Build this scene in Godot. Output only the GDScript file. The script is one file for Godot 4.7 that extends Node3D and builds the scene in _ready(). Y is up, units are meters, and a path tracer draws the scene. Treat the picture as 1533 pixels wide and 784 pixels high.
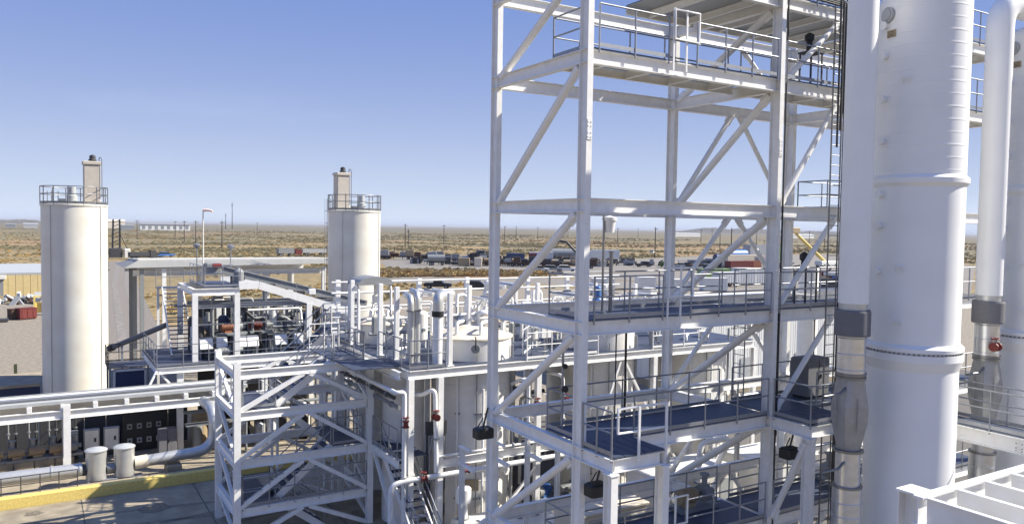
extends Node3D
# Industrial plant with a white steel tower, tall vessels, silos and process tanks on a desert plain.
var M := {}
var used := {}
var based := {}
var rng := RandomNumberGenerator.new()
const UP := Vector3.UP
const ORD := ["first", "second", "third", "fourth", "fifth", "sixth", "seventh", "eighth", "ninth", "tenth", "eleventh", "twelfth", "thirteenth", "fourteenth", "fifteenth", "sixteenth", "seventeenth", "eighteenth", "nineteenth", "twentieth", "twenty-first", "twenty-second", "twenty-third", "twenty-fourth"]

# ------------------------------------------------------------------ helpers
func V(x, y, z) -> Vector3: return Vector3(x, y, z)

func nm(parent, called: String) -> String:
	var key = str(parent.get_instance_id()) + called
	if !used.has(key):
		used[key] = 0
		return called
	used[key] += 1
	return "%s_%03d" % [called, used[key]]

func ST() -> SurfaceTool:
	var s := SurfaceTool.new()
	s.begin(Mesh.PRIMITIVE_TRIANGLES)
	return s

func q4(s: SurfaceTool, a: Vector3, b: Vector3, c: Vector3, d: Vector3):
	var n := (c - a).cross(d - b).normalized()
	for p in [a, c, b, a, d, c]:
		s.set_normal(n); s.add_vertex(p)

func t3(s: SurfaceTool, a: Vector3, b: Vector3, c: Vector3):
	var n := (b - a).cross(c - a).normalized()
	for p in [a, c, b]:
		s.set_normal(n); s.add_vertex(p)

func obx(s: SurfaceTool, c: Vector3, X: Vector3, Y: Vector3, Z: Vector3):
	for f in [[X, Y, Z], [Y, Z, X], [Z, X, Y]]:
		var U: Vector3 = f[0]; var W: Vector3 = f[1]; var N: Vector3 = f[2]
		q4(s, c + N - U - W, c + N + U - W, c + N + U + W, c + N - U + W)
		q4(s, c - N - W - U, c - N + W - U, c - N + W + U, c - N - W + U)

func box(s: SurfaceTool, a: Vector3, b: Vector3):
	var h := (b - a).abs() / 2
	obx(s, (a + b) / 2, V(h.x, 0, 0), V(0, h.y, 0), V(0, 0, h.z))

# box with a bevel on its four long edges and top rim
func bevbox(s: SurfaceTool, a: Vector3, b: Vector3, k := 0.03):
	var lo := V(min(a.x, b.x), min(a.y, b.y), min(a.z, b.z)); var hi := V(max(a.x, b.x), max(a.y, b.y), max(a.z, b.z))
	var ring = func(y: float, i: float):
		return [V(lo.x + i + k, y, hi.z - i), V(hi.x - i - k, y, hi.z - i), V(hi.x - i, y, hi.z - i - k), V(hi.x - i, y, lo.z + i + k), V(hi.x - i - k, y, lo.z + i), V(lo.x + i + k, y, lo.z + i), V(lo.x + i, y, lo.z + i + k), V(lo.x + i, y, hi.z - i - k)]
	var rs = [ring.call(lo.y, 0.0), ring.call(hi.y - k, 0.0), ring.call(hi.y, k)]
	for j in 2:
		for i in 8:
			q4(s, rs[j][i], rs[j][(i + 1) % 8], rs[j + 1][(i + 1) % 8], rs[j + 1][i])
	for i in range(1, 7):
		t3(s, rs[2][0], rs[2][i], rs[2][i + 1])
		t3(s, rs[0][0], rs[0][i + 1], rs[0][i])

func bar(s: SurfaceTool, p: Vector3, q: Vector3, w: float, h: float, up := UP):
	var d := (q - p)
	var dn := d.normalized()
	if absf(dn.dot(up)) > 0.99: up = V(0, 0, 1) if absf(dn.z) < 0.9 else V(1, 0, 0)
	var side := dn.cross(up).normalized()
	var u2 := side.cross(dn)
	obx(s, (p + q) / 2, d / 2, u2 * h / 2, side * w / 2)

# wide-flange member: depth D along up, flange width bf; p-q is the centre line
func ibm(s: SurfaceTool, p: Vector3, q: Vector3, D := 0.35, bf := 0.17, up := UP, tf := 0.022, tw := 0.014):
	var dn := (q - p).normalized()
	var side := dn.cross(up).normalized()
	var u2 := side.cross(dn)
	var o := u2 * (D - tf) / 2
	bar(s, p + o, q + o, bf, tf, u2)
	bar(s, p - o, q - o, bf, tf, u2)
	bar(s, p, q, tw, D - 2 * tf, u2)

func ring_pts(c: Vector3, a: Vector3, b: Vector3, r: float, n: int) -> Array:
	var o := []
	for i in n:
		var t := TAU * i / n
		o.append(c + (a * cos(t) + b * sin(t)) * r)
	return o

func tube(s: SurfaceTool, pts: Array, r: float, n := 8, caps := true, r2 := -1.0):
	var m := pts.size()
	var dirs := []
	for i in m - 1: dirs.append((pts[i + 1] - pts[i]).normalized())
	var a := Vector3(); var rings := []; var nrm := []
	for i in m:
		var d: Vector3
		if i == 0: d = dirs[0]
		elif i == m - 1: d = dirs[m - 2]
		else: d = (dirs[i - 1] + dirs[i]).normalized()
		if i == 0:
			a = d.cross(UP if absf(d.y) < 0.9 else V(1, 0, 0)).normalized()
		else:
			a = (a - d * a.dot(d)).normalized()
		var b := d.cross(a)
		var rr := r if r2 < 0 else lerpf(r, r2, float(i) / (m - 1))
		var k := 1.0
		if i > 0 and i < m - 1: k = 1.0 / maxf(0.5, d.dot(dirs[i]))
		# stretch only in the bend plane
		var bend := Vector3()
		if i > 0 and i < m - 1: bend = (dirs[i] - dirs[i - 1]).normalized()
		var R := []; var N := []
		for j in n:
			var t := TAU * j / n
			var v := a * cos(t) + b * sin(t)
			N.append(v)
			R.append(pts[i] + (v + bend * v.dot(bend) * (k - 1.0)) * rr)
		rings.append(R); nrm.append(N)
	for i in m - 1:
		for j in n:
			var j2 := (j + 1) % n
			for e in [[i, j], [i + 1, j2], [i, j2], [i, j], [i + 1, j], [i + 1, j2]]:
				s.set_normal(nrm[e[0]][e[1]]); s.add_vertex(rings[e[0]][e[1]])
	if caps:
		for j in range(1, n - 1):
			t3(s, rings[0][0], rings[0][j + 1], rings[0][j])
			t3(s, rings[m - 1][0], rings[m - 1][j], rings[m - 1][j + 1])

func cyl(s: SurfaceTool, p: Vector3, q: Vector3, r: float, n := 16, r2 := -1.0):
	tube(s, [p, q], r, n, true, r2)

# polyline with rounded corners
func fil(pts: Array, rad: float, n := 5) -> Array:
	var o := [pts[0]]
	for i in range(1, pts.size() - 1):
		var p: Vector3 = pts[i]
		var a: Vector3 = (pts[i - 1] - p); var b: Vector3 = (pts[i + 1] - p)
		var l := minf(rad, minf(a.length(), b.length()) * 0.48)
		var p0 := p + a.normalized() * l; var p2 := p + b.normalized() * l
		for k in n + 1:
			var t := float(k) / n
			o.append(p0.lerp(p, t).lerp(p.lerp(p2, t), t))
	o.append(pts[-1])
	return o

# profile of (radius, height) going up, outward side on the right
func lathe(s: SurfaceTool, prof: Array, c: Vector3, n := 32):
	for k in prof.size() - 1:
		var a: Vector2 = prof[k]; var b: Vector2 = prof[k + 1]
		var t := (b - a).normalized()
		var nn := Vector2(t.y, -t.x)
		for i in n:
			var f0 := TAU * i / n; var f1 := TAU * (i + 1) / n
			var e0 := V(cos(f0), 0, -sin(f0)); var e1 := V(cos(f1), 0, -sin(f1))
			var P := [c + e0 * a.x + UP * a.y, c + e1 * a.x + UP * a.y, c + e1 * b.x + UP * b.y, c + e0 * b.x + UP * b.y]
			var N := [e0 * nn.x + UP * nn.y, e1 * nn.x + UP * nn.y]
			for w in [[0, 0], [2, 1], [1, 1], [0, 0], [3, 0], [2, 1]]:
				s.set_normal(N[w[1]]); s.add_vertex(P[w[0]])

func dome(r: float, y: float, h: float, n := 6) -> Array:
	var o := []
	for i in n + 1:
		var t := PI / 2 * i / n
		o.append(Vector2(r * cos(t), y + h * sin(t)))
	return o

func thing(called: String, label: String, category: String, at := Vector3.ZERO, group := "") -> Node3D:
	var o := Node3D.new()
	o.name = nm(self, called)
	add_child(o, true)
	o.position = at
	based[o] = at
	tag(o, label, category, group)
	return o

func tag(o, label: String, category: String, group := ""):
	o.set_meta("label", label); o.set_meta("category", category)
	if group != "": o.set_meta("group", group)

# commits a SurfaceTool as one named mesh; shapes are written in world metres
func ob(called: String, s: SurfaceTool, m: String, parent = null, label := "") -> MeshInstance3D:
	var mi := MeshInstance3D.new()
	mi.mesh = s.commit()
	mi.material_override = M[m]
	if parent == null: parent = self
	mi.name = nm(parent, called)
	parent.add_child(mi, true)
	if based.has(parent): mi.position = -based[parent]
	if label != "": mi.set_meta("label", label)
	return mi

func struct(called: String, s: SurfaceTool, m: String) -> MeshInstance3D:
	var o := ob(called, s, m)
	o.set_meta("kind", "structure")
	return o

func copy(o: Node3D, at: Vector3, turn: float, label: String, group := "") -> Node3D:
	var c := o.duplicate()
	var base := String(o.name)
	var cut := base.rfind("_0")
	if cut > 0: base = base.substr(0, cut)
	c.name = nm(self, base)
	add_child(c, true)
	c.position = at; c.rotation.y = turn
	c.set_meta("label", label)
	if group != "": c.set_meta("group", group)
	return c

func noise_tex(freq: float, lo: float, hi: float, seed := 1, size := 512, oct := 5, tint := Color(1, 1, 1)) -> NoiseTexture2D:
	var f := FastNoiseLite.new()
	f.noise_type = FastNoiseLite.TYPE_SIMPLEX_SMOOTH
	f.seed = seed; f.frequency = freq; f.fractal_octaves = oct
	var t := NoiseTexture2D.new()
	t.width = size; t.height = size; t.seamless = true; t.noise = f
	var g := Gradient.new()
	g.offsets = PackedFloat32Array([0.15, 0.85])
	g.colors = PackedColorArray([Color(lo * tint.r, lo * tint.g, lo * tint.b), Color(hi, hi, hi)])
	t.color_ramp = g
	return t

func mat(key: String, c: Color, rough := 0.6, metal := 0.0, tex = null, scale := 0.5) -> StandardMaterial3D:
	var m := StandardMaterial3D.new()
	m.albedo_color = c; m.roughness = rough; m.metallic = metal
	if tex != null:
		m.albedo_texture = tex
		m.uv1_triplanar = true; m.uv1_world_triplanar = true
		m.uv1_scale = Vector3.ONE * scale
	M[key] = m
	return m

# handrail along floor points: posts, top and middle rails, toe plate
func rail(parent, pts: Array, m := "galv", h := 1.07, step := 1.5, toe := true, called := "handrail", r := 0.022):
	var s := ST()
	for e in [h, h * 0.53]:
		var q := []
		for p in pts: q.append(p + UP * e)
		tube(s, q, r, 6)
	for i in pts.size() - 1:
		var a: Vector3 = pts[i]; var b: Vector3 = pts[i + 1]
		var n := maxi(1, int(round((b - a).length() / step)))
		for k in n + (1 if i == pts.size() - 2 else 0):
			var p := a.lerp(b, float(k) / n)
			tube(s, [p - UP * 0.12, p + UP * h], r * 1.1, 6)
		if toe: bar(s, a + UP * 0.08, b + UP * 0.08, 0.008, 0.1)
	return ob(called, s, m, parent)

func ladder(parent, p: Vector3, h: float, side: Vector3, out: Vector3, cage := true, m := "galv"):
	var s := ST()
	for k in [-0.22, 0.22]: bar(s, p + side * k, p + side * k + UP * h, 0.05, 0.015, side)
	var y := 0.2
	while y < h:
		tube(s, [p + side * -0.22 + UP * y, p + side * 0.22 + UP * y], 0.013, 6)
		y += 0.3
	if cage:
		y = 2.2
		var ps := []
		while y < h:
			var q := []
			for i in 9:
				var t := PI * i / 8
				q.append(p + UP * y + side * -0.36 * cos(t) + out * 0.7 * sin(t))
			tube(s, q, 0.018, 5)
			y += 0.9
		for i in [1, 3, 5, 7]:
			var t = PI * i / 8
			var e := p + side * -0.36 * cos(t) + out * 0.7 * sin(t)
			tube(s, [e + UP * 2.2, e + UP * h], 0.014, 5)
	return ob("ladder", s, m, parent)

# flight of steps from p to q (centres of its ends); treads are parts of their own
func stair(parent, p: Vector3, q: Vector3, w: float, m := "white", rails := true, tread := "grating"):
	var run := V(q.x - p.x, 0, q.z - p.z)
	var d := run.normalized(); var side := d.cross(UP)
	for k in [-1, 1]:
		var s := ST()
		bar(s, p + side * (w / 2 + 0.03) * k, q + side * (w / 2 + 0.03) * k, 0.05, 0.26)
		ob("stringer", s, m, parent)
		if rails:
			var s2 := ST()
			var o = side * (w / 2 + 0.03) * k
			for e in [1.05, 0.58]: tube(s2, [p + o + UP * e, q + o + UP * e], 0.022, 6)
			var n0 := maxi(2, int((q - p).length() / 1.2))
			for i in n0 + 1:
				var e2: Vector3 = p.lerp(q, float(i) / n0) + o
				tube(s2, [e2, e2 + UP * 1.05], 0.024, 6)
			ob("stair_rail", s2, "galv", parent)
	var n := int(round((q.y - p.y) / 0.21))
	var mesh: Mesh = null
	for i in n:
		var c := p.lerp(q, (i + 0.5) / n)
		var s3 := ST()
		obx(s3, c + UP * 0.05, d * 0.125, UP * 0.02, side * (w / 2 - 0.003))
		ob("tread", s3, tread, parent)

func deck(parent, a: Vector3, b: Vector3, m := "grating", called := "deck"):
	var s := ST()
	box(s, V(a.x, a.y + 0.012, a.z), V(b.x, a.y + 0.035, b.z))
	var o := ob(called, s, m, parent)
	var e := 0.012 * signf(b.z - a.z)
	s = ST()
	box(s, V(a.x + 0.01, a.y - 0.004, a.z + e), V(b.x - 0.01, a.y + 0.011, b.z - e))
	ob("deck_pan", s, "panel_grey", parent)
	return o

func valve(p: Vector3, face: Vector3, label: String, m := "red"):
	var t := thing("valve", label, "valve", p, "")
	var s := ST()
	cyl(s, p - face * 0.09, p + face * 0.09, 0.085, 12)
	cyl(s, p + face * 0.09, p + face * 0.125, 0.13, 14)
	cyl(s, p - face * 0.125, p - face * 0.09, 0.13, 14)
	ob("body", s, m, t)
	var s2 := ST()
	cyl(s2, p + UP * 0.05, p + UP * 0.24, 0.035, 8)
	ob("stem", s2, "steel", t)
	var s3 := ST()
	var q := []
	for i in 13: q.append(p + UP * 0.24 + V(cos(TAU * i / 12), 0, sin(TAU * i / 12)) * 0.11)
	tube(s3, q, 0.018, 6)
	bar(s3, p + V(-0.1, 0.24, 0), p + V(0.1, 0.24, 0), 0.02, 0.02)
	ob("handwheel", s3, m, t)
	return t

# ------------------------------------------------------------------ build
func _ready():
	rng.seed = 7
	setup()
	materials()
	ground()
	steel_tower()
	vessels()
	walkway_and_frame()
	tank_platform()
	dense_piping()
	pale_frames()
	stair_tower()
	module()
	silos_and_canopy()
	pipe_rack()
	under_tower()
	yard()
	desert()

func setup():
	var cam := Camera3D.new()
	cam.name = "camera"
	add_child(cam)
	cam.basis = Basis(V(0.854995, 0.015259, 0.518411), V(0.009884, 0.998906, -0.045704), V(-0.518541, 0.044201, 0.853909))
	cam.position = V(0, 12, 0)
	cam.fov = 36.97
	cam.near = 0.1; cam.far = 20000
	cam.current = true
	var we := WorldEnvironment.new()
	we.name = "world_environment"
	var env := Environment.new()
	env.background_mode = Environment.BG_SKY
	var sky := Sky.new()
	var sm := ProceduralSkyMaterial.new()
	sm.sky_top_color = Color(0.272, 0.374, 0.59)
	sm.sky_horizon_color = Color(0.625, 0.66, 0.705)
	sm.sky_curve = 0.10
	sm.sky_energy_multiplier = 0.95
	sm.sky_cover = cloud_traces()
	sm.sky_cover_modulate = Color(1, 1, 1)
	sm.ground_horizon_color = Color(0.62, 0.58, 0.5)
	sm.ground_bottom_color = Color(0.4, 0.35, 0.28)
	sky.sky_material = sm
	env.sky = sky
	env.tonemap_mode = Environment.TONE_MAPPER_LINEAR
	env.tonemap_exposure = 2.36
	env.sdfgi_enabled = true; env.ssao_enabled = true; env.ssil_enabled = true
	env.fog_enabled = true
	env.fog_density = 0.00009
	env.fog_light_color = Color(0.62, 0.65, 0.71)
	we.environment = env
	add_child(we)
	var sun := DirectionalLight3D.new()
	sun.name = "sun"
	var az := deg_to_rad(112.0); var el := deg_to_rad(40.0)
	var d := V(sin(az) * cos(el), sin(el), -cos(az) * cos(el))
	sun.basis = Basis.looking_at(-d, UP)
	sun.light_energy = 1.2
	sun.light_color = Color(1.0, 0.975, 0.925)
	sun.light_angular_distance = 0.5
	sun.shadow_enabled = true
	add_child(sun)

# very thin cloud streaks low over the horizon
func cloud_traces() -> ImageTexture:
	var w := 1536; var h := 768
	var im := Image.create(w, h, false, Image.FORMAT_RGBA8)
	im.fill(Color(1, 1, 1, 0))
	var n := FastNoiseLite.new(); n.seed = 12; n.frequency = 0.01; n.fractal_octaves = 5
	for y in range(340, 386):
		var up := (384.0 - y) / 46.0
		var k := smoothstep(0.0, 0.25, up) * smoothstep(1.0, 0.35, up)
		for x in w:
			var a := TAU * x / w
			var v := n.get_noise_3d(cos(a) * 150.0, y * 4.2, sin(a) * 150.0)
			im.set_pixel(x, y, Color(1, 1, 1, clampf(smoothstep(0.02, 0.55, v) * k * 0.06, 0, 1)))
	return ImageTexture.create_from_image(im)

func materials():
	var grime := noise_tex(0.012, 0.95, 1.0, 3)
	var fine := noise_tex(0.05, 0.8, 1.0, 5)
	var streak := noise_tex(0.01, 0.95, 1.0, 9, 512, 6, Color(1.0, 0.985, 0.965))
	mat("white", Color(0.93, 0.93, 0.92), 0.45, 0.0, noise_tex(0.012, 0.965, 1.0, 3, 512, 6, Color(1.0, 0.99, 0.975)), 0.4)
	mat("tank", Color(0.90, 0.895, 0.875), 0.5, 0.0, streak, 0.22)
	mat("vessel", Color(0.945, 0.945, 0.935), 0.4, 0.0, noise_tex(0.012, 0.975, 1.0, 13), 0.12)
	mat("silo", Color(0.88, 0.87, 0.825), 0.5, 0.0, streak, 0.1)
	mat("filter", Color(0.77, 0.735, 0.68), 0.6, 0.0, grime, 0.4)
	mat("roof_beige", Color(0.88, 0.84, 0.76), 0.6, 0.0, streak, 0.3)
	mat("tread_blue", Color(0.36, 0.39, 0.46), 0.5, 0.2, grime, 0.8)
	mat("fascia", Color(0.56, 0.56, 0.55), 0.6, 0.0, grime, 0.2)
	mat("galv", Color(0.62, 0.63, 0.65), 0.45, 0.6, grime, 0.8)
	mat("steel", Color(0.55, 0.55, 0.55), 0.4, 0.8, grime, 0.6)
	mat("stainless", Color(0.80, 0.80, 0.785), 0.42, 0.6, grime, 0.5)
	mat("duct", Color(0.66, 0.665, 0.67), 0.5, 0.6, streak, 0.6)
	mat("band", Color(0.45, 0.45, 0.46), 0.75, 0.0, grime, 0.8)
	mat("jacket", Color(0.84, 0.85, 0.865), 0.3, 0.8, streak, 0.9)
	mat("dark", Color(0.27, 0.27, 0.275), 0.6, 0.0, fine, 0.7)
	mat("black", Color(0.15, 0.15, 0.16), 0.5, 0.0, fine, 1.0)
	mat("grating", Color(0.37, 0.41, 0.50), 0.55, 0.35, noise_tex(0.2, 0.6, 1.0, 11), 2.2)
	mat("grey", Color(0.56, 0.57, 0.57), 0.55, 0.1, grime, 0.5)
	mat("panel_grey", Color(0.68, 0.69, 0.69), 0.5, 0.0, grime, 0.7)
	mat("blue", Color(0.20, 0.26, 0.40), 0.5, 0.0, grime, 0.5)
	mat("navy", Color(0.13, 0.18, 0.33), 0.5, 0.0, grime, 0.5)
	mat("motor_blue", Color(0.25, 0.42, 0.66), 0.45, 0.0, grime, 0.8)
	mat("yellow", Color(0.90, 0.80, 0.46), 0.65, 0.0, noise_tex(0.03, 0.9, 1.0, 21), 0.5)
	mat("bldg_yellow", Color(0.84, 0.76, 0.55), 0.6, 0.0, grime, 0.2)
	mat("red", Color(0.50, 0.19, 0.17), 0.45, 0.0, fine, 1.0)
	mat("oxide", Color(0.47, 0.18, 0.15), 0.65, 0.0, fine, 0.6)
	mat("orange", Color(0.60, 0.38, 0.26), 0.6, 0.0, fine, 0.5)
	mat("tan", Color(0.66, 0.58, 0.46), 0.6, 0.0, grime, 0.6)
	mat("green", Color(0.56, 0.66, 0.42), 0.6, 0.0, grime, 0.4)
	mat("dark_green", Color(0.16, 0.25, 0.16), 0.7, 0.0, fine, 0.5)
	mat("far_white", Color(0.86, 0.86, 0.84), 0.6)
	mat("glass", Color(0.12, 0.15, 0.18), 0.1, 0.2)
	mat("tyre", Color(0.07, 0.07, 0.07), 0.9)
	mat("wood", Color(0.23, 0.18, 0.14), 0.85)
	mat("rust", Color(0.36, 0.26, 0.20), 0.8, 0.1, fine, 0.5)
	mat("sock", Color(0.93, 0.82, 0.77), 0.8)
	mat("lamp_white", Color(0.85, 0.85, 0.85), 0.4)
	mat("concrete", Color(0.655, 0.605, 0.515), 0.85, 0.0, noise_tex(0.008, 0.86, 1.0, 31, 1024), 0.12)
	mat("concrete_stain", Color(0.53, 0.495, 0.43), 0.7, 0.0, noise_tex(0.02, 0.7, 1.0, 38), 0.6)
	mat("concrete_mark", Color(0.57, 0.53, 0.46), 0.85, 0.0, noise_tex(0.03, 0.8, 1.0, 39), 0.5)
	mat("joint", Color(0.40, 0.385, 0.36), 0.95)
	mat("concrete_dark", Color(0.63, 0.585, 0.50), 0.85, 0.0, noise_tex(0.01, 0.82, 1.0, 32, 1024), 0.1)
	mat("gravel", Color(0.60, 0.56, 0.495), 0.95, 0.0, noise_tex(0.03, 0.80, 1.0, 33, 1024), 0.07)
	mat("road", Color(0.545, 0.515, 0.475), 0.95, 0.0, noise_tex(0.04, 0.8, 1.0, 35, 1024), 0.06)
	mat("yard_dirt", Color(0.555, 0.53, 0.495), 0.95, 0.0, noise_tex(0.03, 0.82, 1.0, 36, 1024), 0.03)
	mat("hill", Color(0.36, 0.335, 0.28), 1.0)
	mat("soil", Color(0.66, 0.52, 0.37), 0.95, 0.0, noise_tex(0.05, 0.7, 1.0, 37, 1024), 0.07)
	var g := mat("desert", Color(1, 1, 1), 1.0, 0.0, noise_tex(0.02, 0.74, 1.0, 41, 1024, 6), 0.018)
	g.vertex_color_use_as_albedo = true
	var b := mat("bush", Color(1, 1, 1), 0.95)
	b.vertex_color_use_as_albedo = true

# ------------------------------------------------------------------ ground and far land
func ground():
	# desert sheet reaching the horizon, its colour patches from noise
	var n1 := FastNoiseLite.new(); n1.seed = 4; n1.frequency = 0.004; n1.fractal_octaves = 4
	var n2 := FastNoiseLite.new(); n2.seed = 8; n2.frequency = 0.012; n2.fractal_octaves = 4
	var s := ST()
	var rs := [0.0]
	var r := 20.0
	while r < 9000: rs.append(r); r *= 1.035 if r < 900 else 1.09
	var NA := 260
	var pt = func(i: int, j: int) -> Vector3:
		var t := TAU * j / NA
		var p := V(sin(t) * rs[i], 0, -cos(t) * rs[i])
		if rs[i] > 320: p.y = n1.get_noise_2d(p.x * 0.5, p.z * 0.5) * 2.4 * smoothstep(320.0, 1200.0, rs[i])
		return p
	var col = func(p: Vector3) -> Color:
		var a := n1.get_noise_2d(p.x, p.z); var c := n2.get_noise_2d(p.x, p.z)
		var sage := Color(0.225, 0.192, 0.100); var gold := Color(0.36, 0.262, 0.115); var red := Color(0.36, 0.22, 0.115)
		var k := sage.lerp(gold, smoothstep(-0.15, 0.25, c + a * 0.4))
		k = k.lerp(red, smoothstep(0.12, 0.4, a) * 0.6)
		var dist := Vector2(p.x, p.z).length()
		k = k.lerp(Color(0.175, 0.15, 0.082), smoothstep(400.0, 1500.0, dist) * 0.75)
		k = k.lerp(gold, smoothstep(430.0, 300.0, dist) * 0.6)
		return k
	for i in rs.size() - 1:
		for j in NA:
			var P := [pt.call(i, j), pt.call(i, (j + 1) % NA), pt.call(i + 1, (j + 1) % NA), pt.call(i + 1, j)]
			var n: Vector3 = UP
			for w in [0, 2, 1, 0, 3, 2]:
				s.set_color(col.call(P[w])); s.set_normal(n); s.add_vertex(P[w])
	struct("ground", s, "desert")
	var sheet = func(called: String, m: String, pts: Array, y: float):
		var q := ST()
		var ps := PackedVector2Array(pts)
		var tri := Geometry2D.triangulate_polygon(ps)
		for k in range(0, tri.size(), 3):
			var a := V(ps[tri[k]].x, y, ps[tri[k]].y); var b := V(ps[tri[k + 1]].x, y, ps[tri[k + 1]].y); var c := V(ps[tri[k + 2]].x, y, ps[tri[k + 2]].y)
			if (b - a).cross(c - a).y < 0: t3(q, a, c, b)
			else: t3(q, a, b, c)
		struct(called, q, m)
	sheet.call("gravel_yard", "gravel", [Vector2(-60, 15), Vector2(-60, -128), Vector2(-20, -140), Vector2(4, -132), Vector2(13, -96), Vector2(44, -112), Vector2(66, -140), Vector2(160, -90), Vector2(160, 15)], 0.012)
	sheet.call("gravel_road", "road", [Vector2(4.5, -80), Vector2(10.5, -80), Vector2(16.5, -166), Vector2(26, -262), Vector2(18, -262), Vector2(11.2, -168)], 0.03)
	sheet.call("wheel_track", "yard_dirt", [Vector2(6.3, -80), Vector2(7.2, -80), Vector2(13.0, -168), Vector2(21.5, -262), Vector2(20.4, -262), Vector2(12.1, -168)], 0.045)
	sheet.call("wheel_track", "yard_dirt", [Vector2(8.3, -80), Vector2(9.2, -80), Vector2(15.1, -168), Vector2(24.2, -262), Vector2(23.1, -262), Vector2(14.2, -168)], 0.045)
	sheet.call("storage_yard", "yard_dirt", [Vector2(84, -206), Vector2(98, -247), Vector2(125, -285), Vector2(190, -238), Vector2(290, -272), Vector2(420, -275), Vector2(300, -160), Vector2(160, -86), Vector2(140, -97), Vector2(112, -152), Vector2(112, -186)], 0.03)
	sheet.call("access_road", "yard_dirt", [Vector2(52, -160), Vector2(62, -170), Vector2(78, -168), Vector2(110, -150), Vector2(140, -97), Vector2(150, -80), Vector2(120, -95), Vector2(92, -138)], 0.024)
	sheet.call("berm_soil", "soil", [Vector2(60, -182), Vector2(80, -204), Vector2(112, -188), Vector2(112, -155), Vector2(80, -166)], 0.018)
	sheet.call("concrete_apron", "joint", [Vector2(-40, -38), Vector2(-40, 10), Vector2(70, 10), Vector2(70, -41), Vector2(8, -41), Vector2(8, -38)], 0.024)
	# the cast slabs of the apron with open joints between them
	var apron := get_node("concrete_apron")
	for i in 8:
		for j in 6:
			var q := ST()
			var a := V(-21.0 + i * 4.5 + 0.025, 0.03, -37.9 + j * 4.5 + 0.025); var b := a + V(4.45, 0.006 * ((i * 3 + j) % 3), 4.45)
			if a.x > 13.0: continue
			box(q, V(a.x, 0.026, a.z), V(b.x, 0.036 + 0.003 * ((i * 5 + j * 2) % 3), b.z))
			ob("slab", q, "concrete" if (i * 7 + j * 3) % 4 != 0 else "concrete_dark", apron)
	var rs2 := RandomNumberGenerator.new(); rs2.seed = 3
	for k in 9:
		var q := ST()
		var c := V(rs2.randf_range(-5.0, 7.0), 0.05, rs2.randf_range(-37.2, -30.0))
		var rr := rs2.randf_range(0.15, 0.6)
		var pr := []
		for i in 14: pr.append(c + V(cos(TAU * i / 14) * rr * rs2.randf_range(0.6, 1.25) * 1.6, 0, -sin(TAU * i / 14) * rr * rs2.randf_range(0.6, 1.25)))
		for i in 14: t3(q, c, pr[i], pr[(i + 1) % 14])
		ob("oil_stain", q, "concrete_stain", apron)
	for k in 4:   # tyre marks curving across the slabs
		var q := ST()
		var off := 0.0 if k % 2 == 0 else 1.7
		var z0 := -35.6 if k < 2 else -33.2
		var bend := 0.018 if k < 2 else -0.012
		for i in 30:
			var xa := -14.0 + i * 0.8; var xb := xa + 0.8
			var za := z0 + off + bend * xa * xa; var zb := z0 + off + bend * xb * xb
			q4(q, V(xa, 0.047, za + 0.11), V(xb, 0.047, zb + 0.11), V(xb, 0.047, zb - 0.11), V(xa, 0.047, za - 0.11))
		ob("tyre_mark", q, "concrete_mark", apron)
	# low hills along the horizon
	for h in [[V(-90, -6, -3000), 170, 18, 200], [V(2650, 0, -2420), 330, 22, 240], [V(3010, -4, -2250), 260, 20, 220], [V(-420, -6, -3100), 260, 20, 300]]:
		var q := ST()
		var c: Vector3 = h[0]
		var nz := FastNoiseLite.new(); nz.seed = int(c.x); nz.frequency = 0.008
		var NX := 40; var NZ := 14
		var hp = func(i, j):
			var u = float(i) / NX * 2 - 1; var w = float(j) / NZ * 2 - 1
			var dir = V(c.x, 0, c.z).normalized(); var sd = dir.cross(UP)
			var hh = smoothstep(1.0, 0.45, absf(u)) * smoothstep(1.0, 0.3, absf(w)) * h[2] * (0.82 + 0.5 * nz.get_noise_2d(u * h[1], w * h[3]))
			return c + sd * u * h[1] + dir * w * h[3] + UP * hh
		for i in NX:
			for j in NZ:
				q4(q, hp.call(i, j), hp.call(i + 1, j), hp.call(i + 1, j + 1), hp.call(i, j + 1))
		struct("hill", q, "hill")

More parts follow.
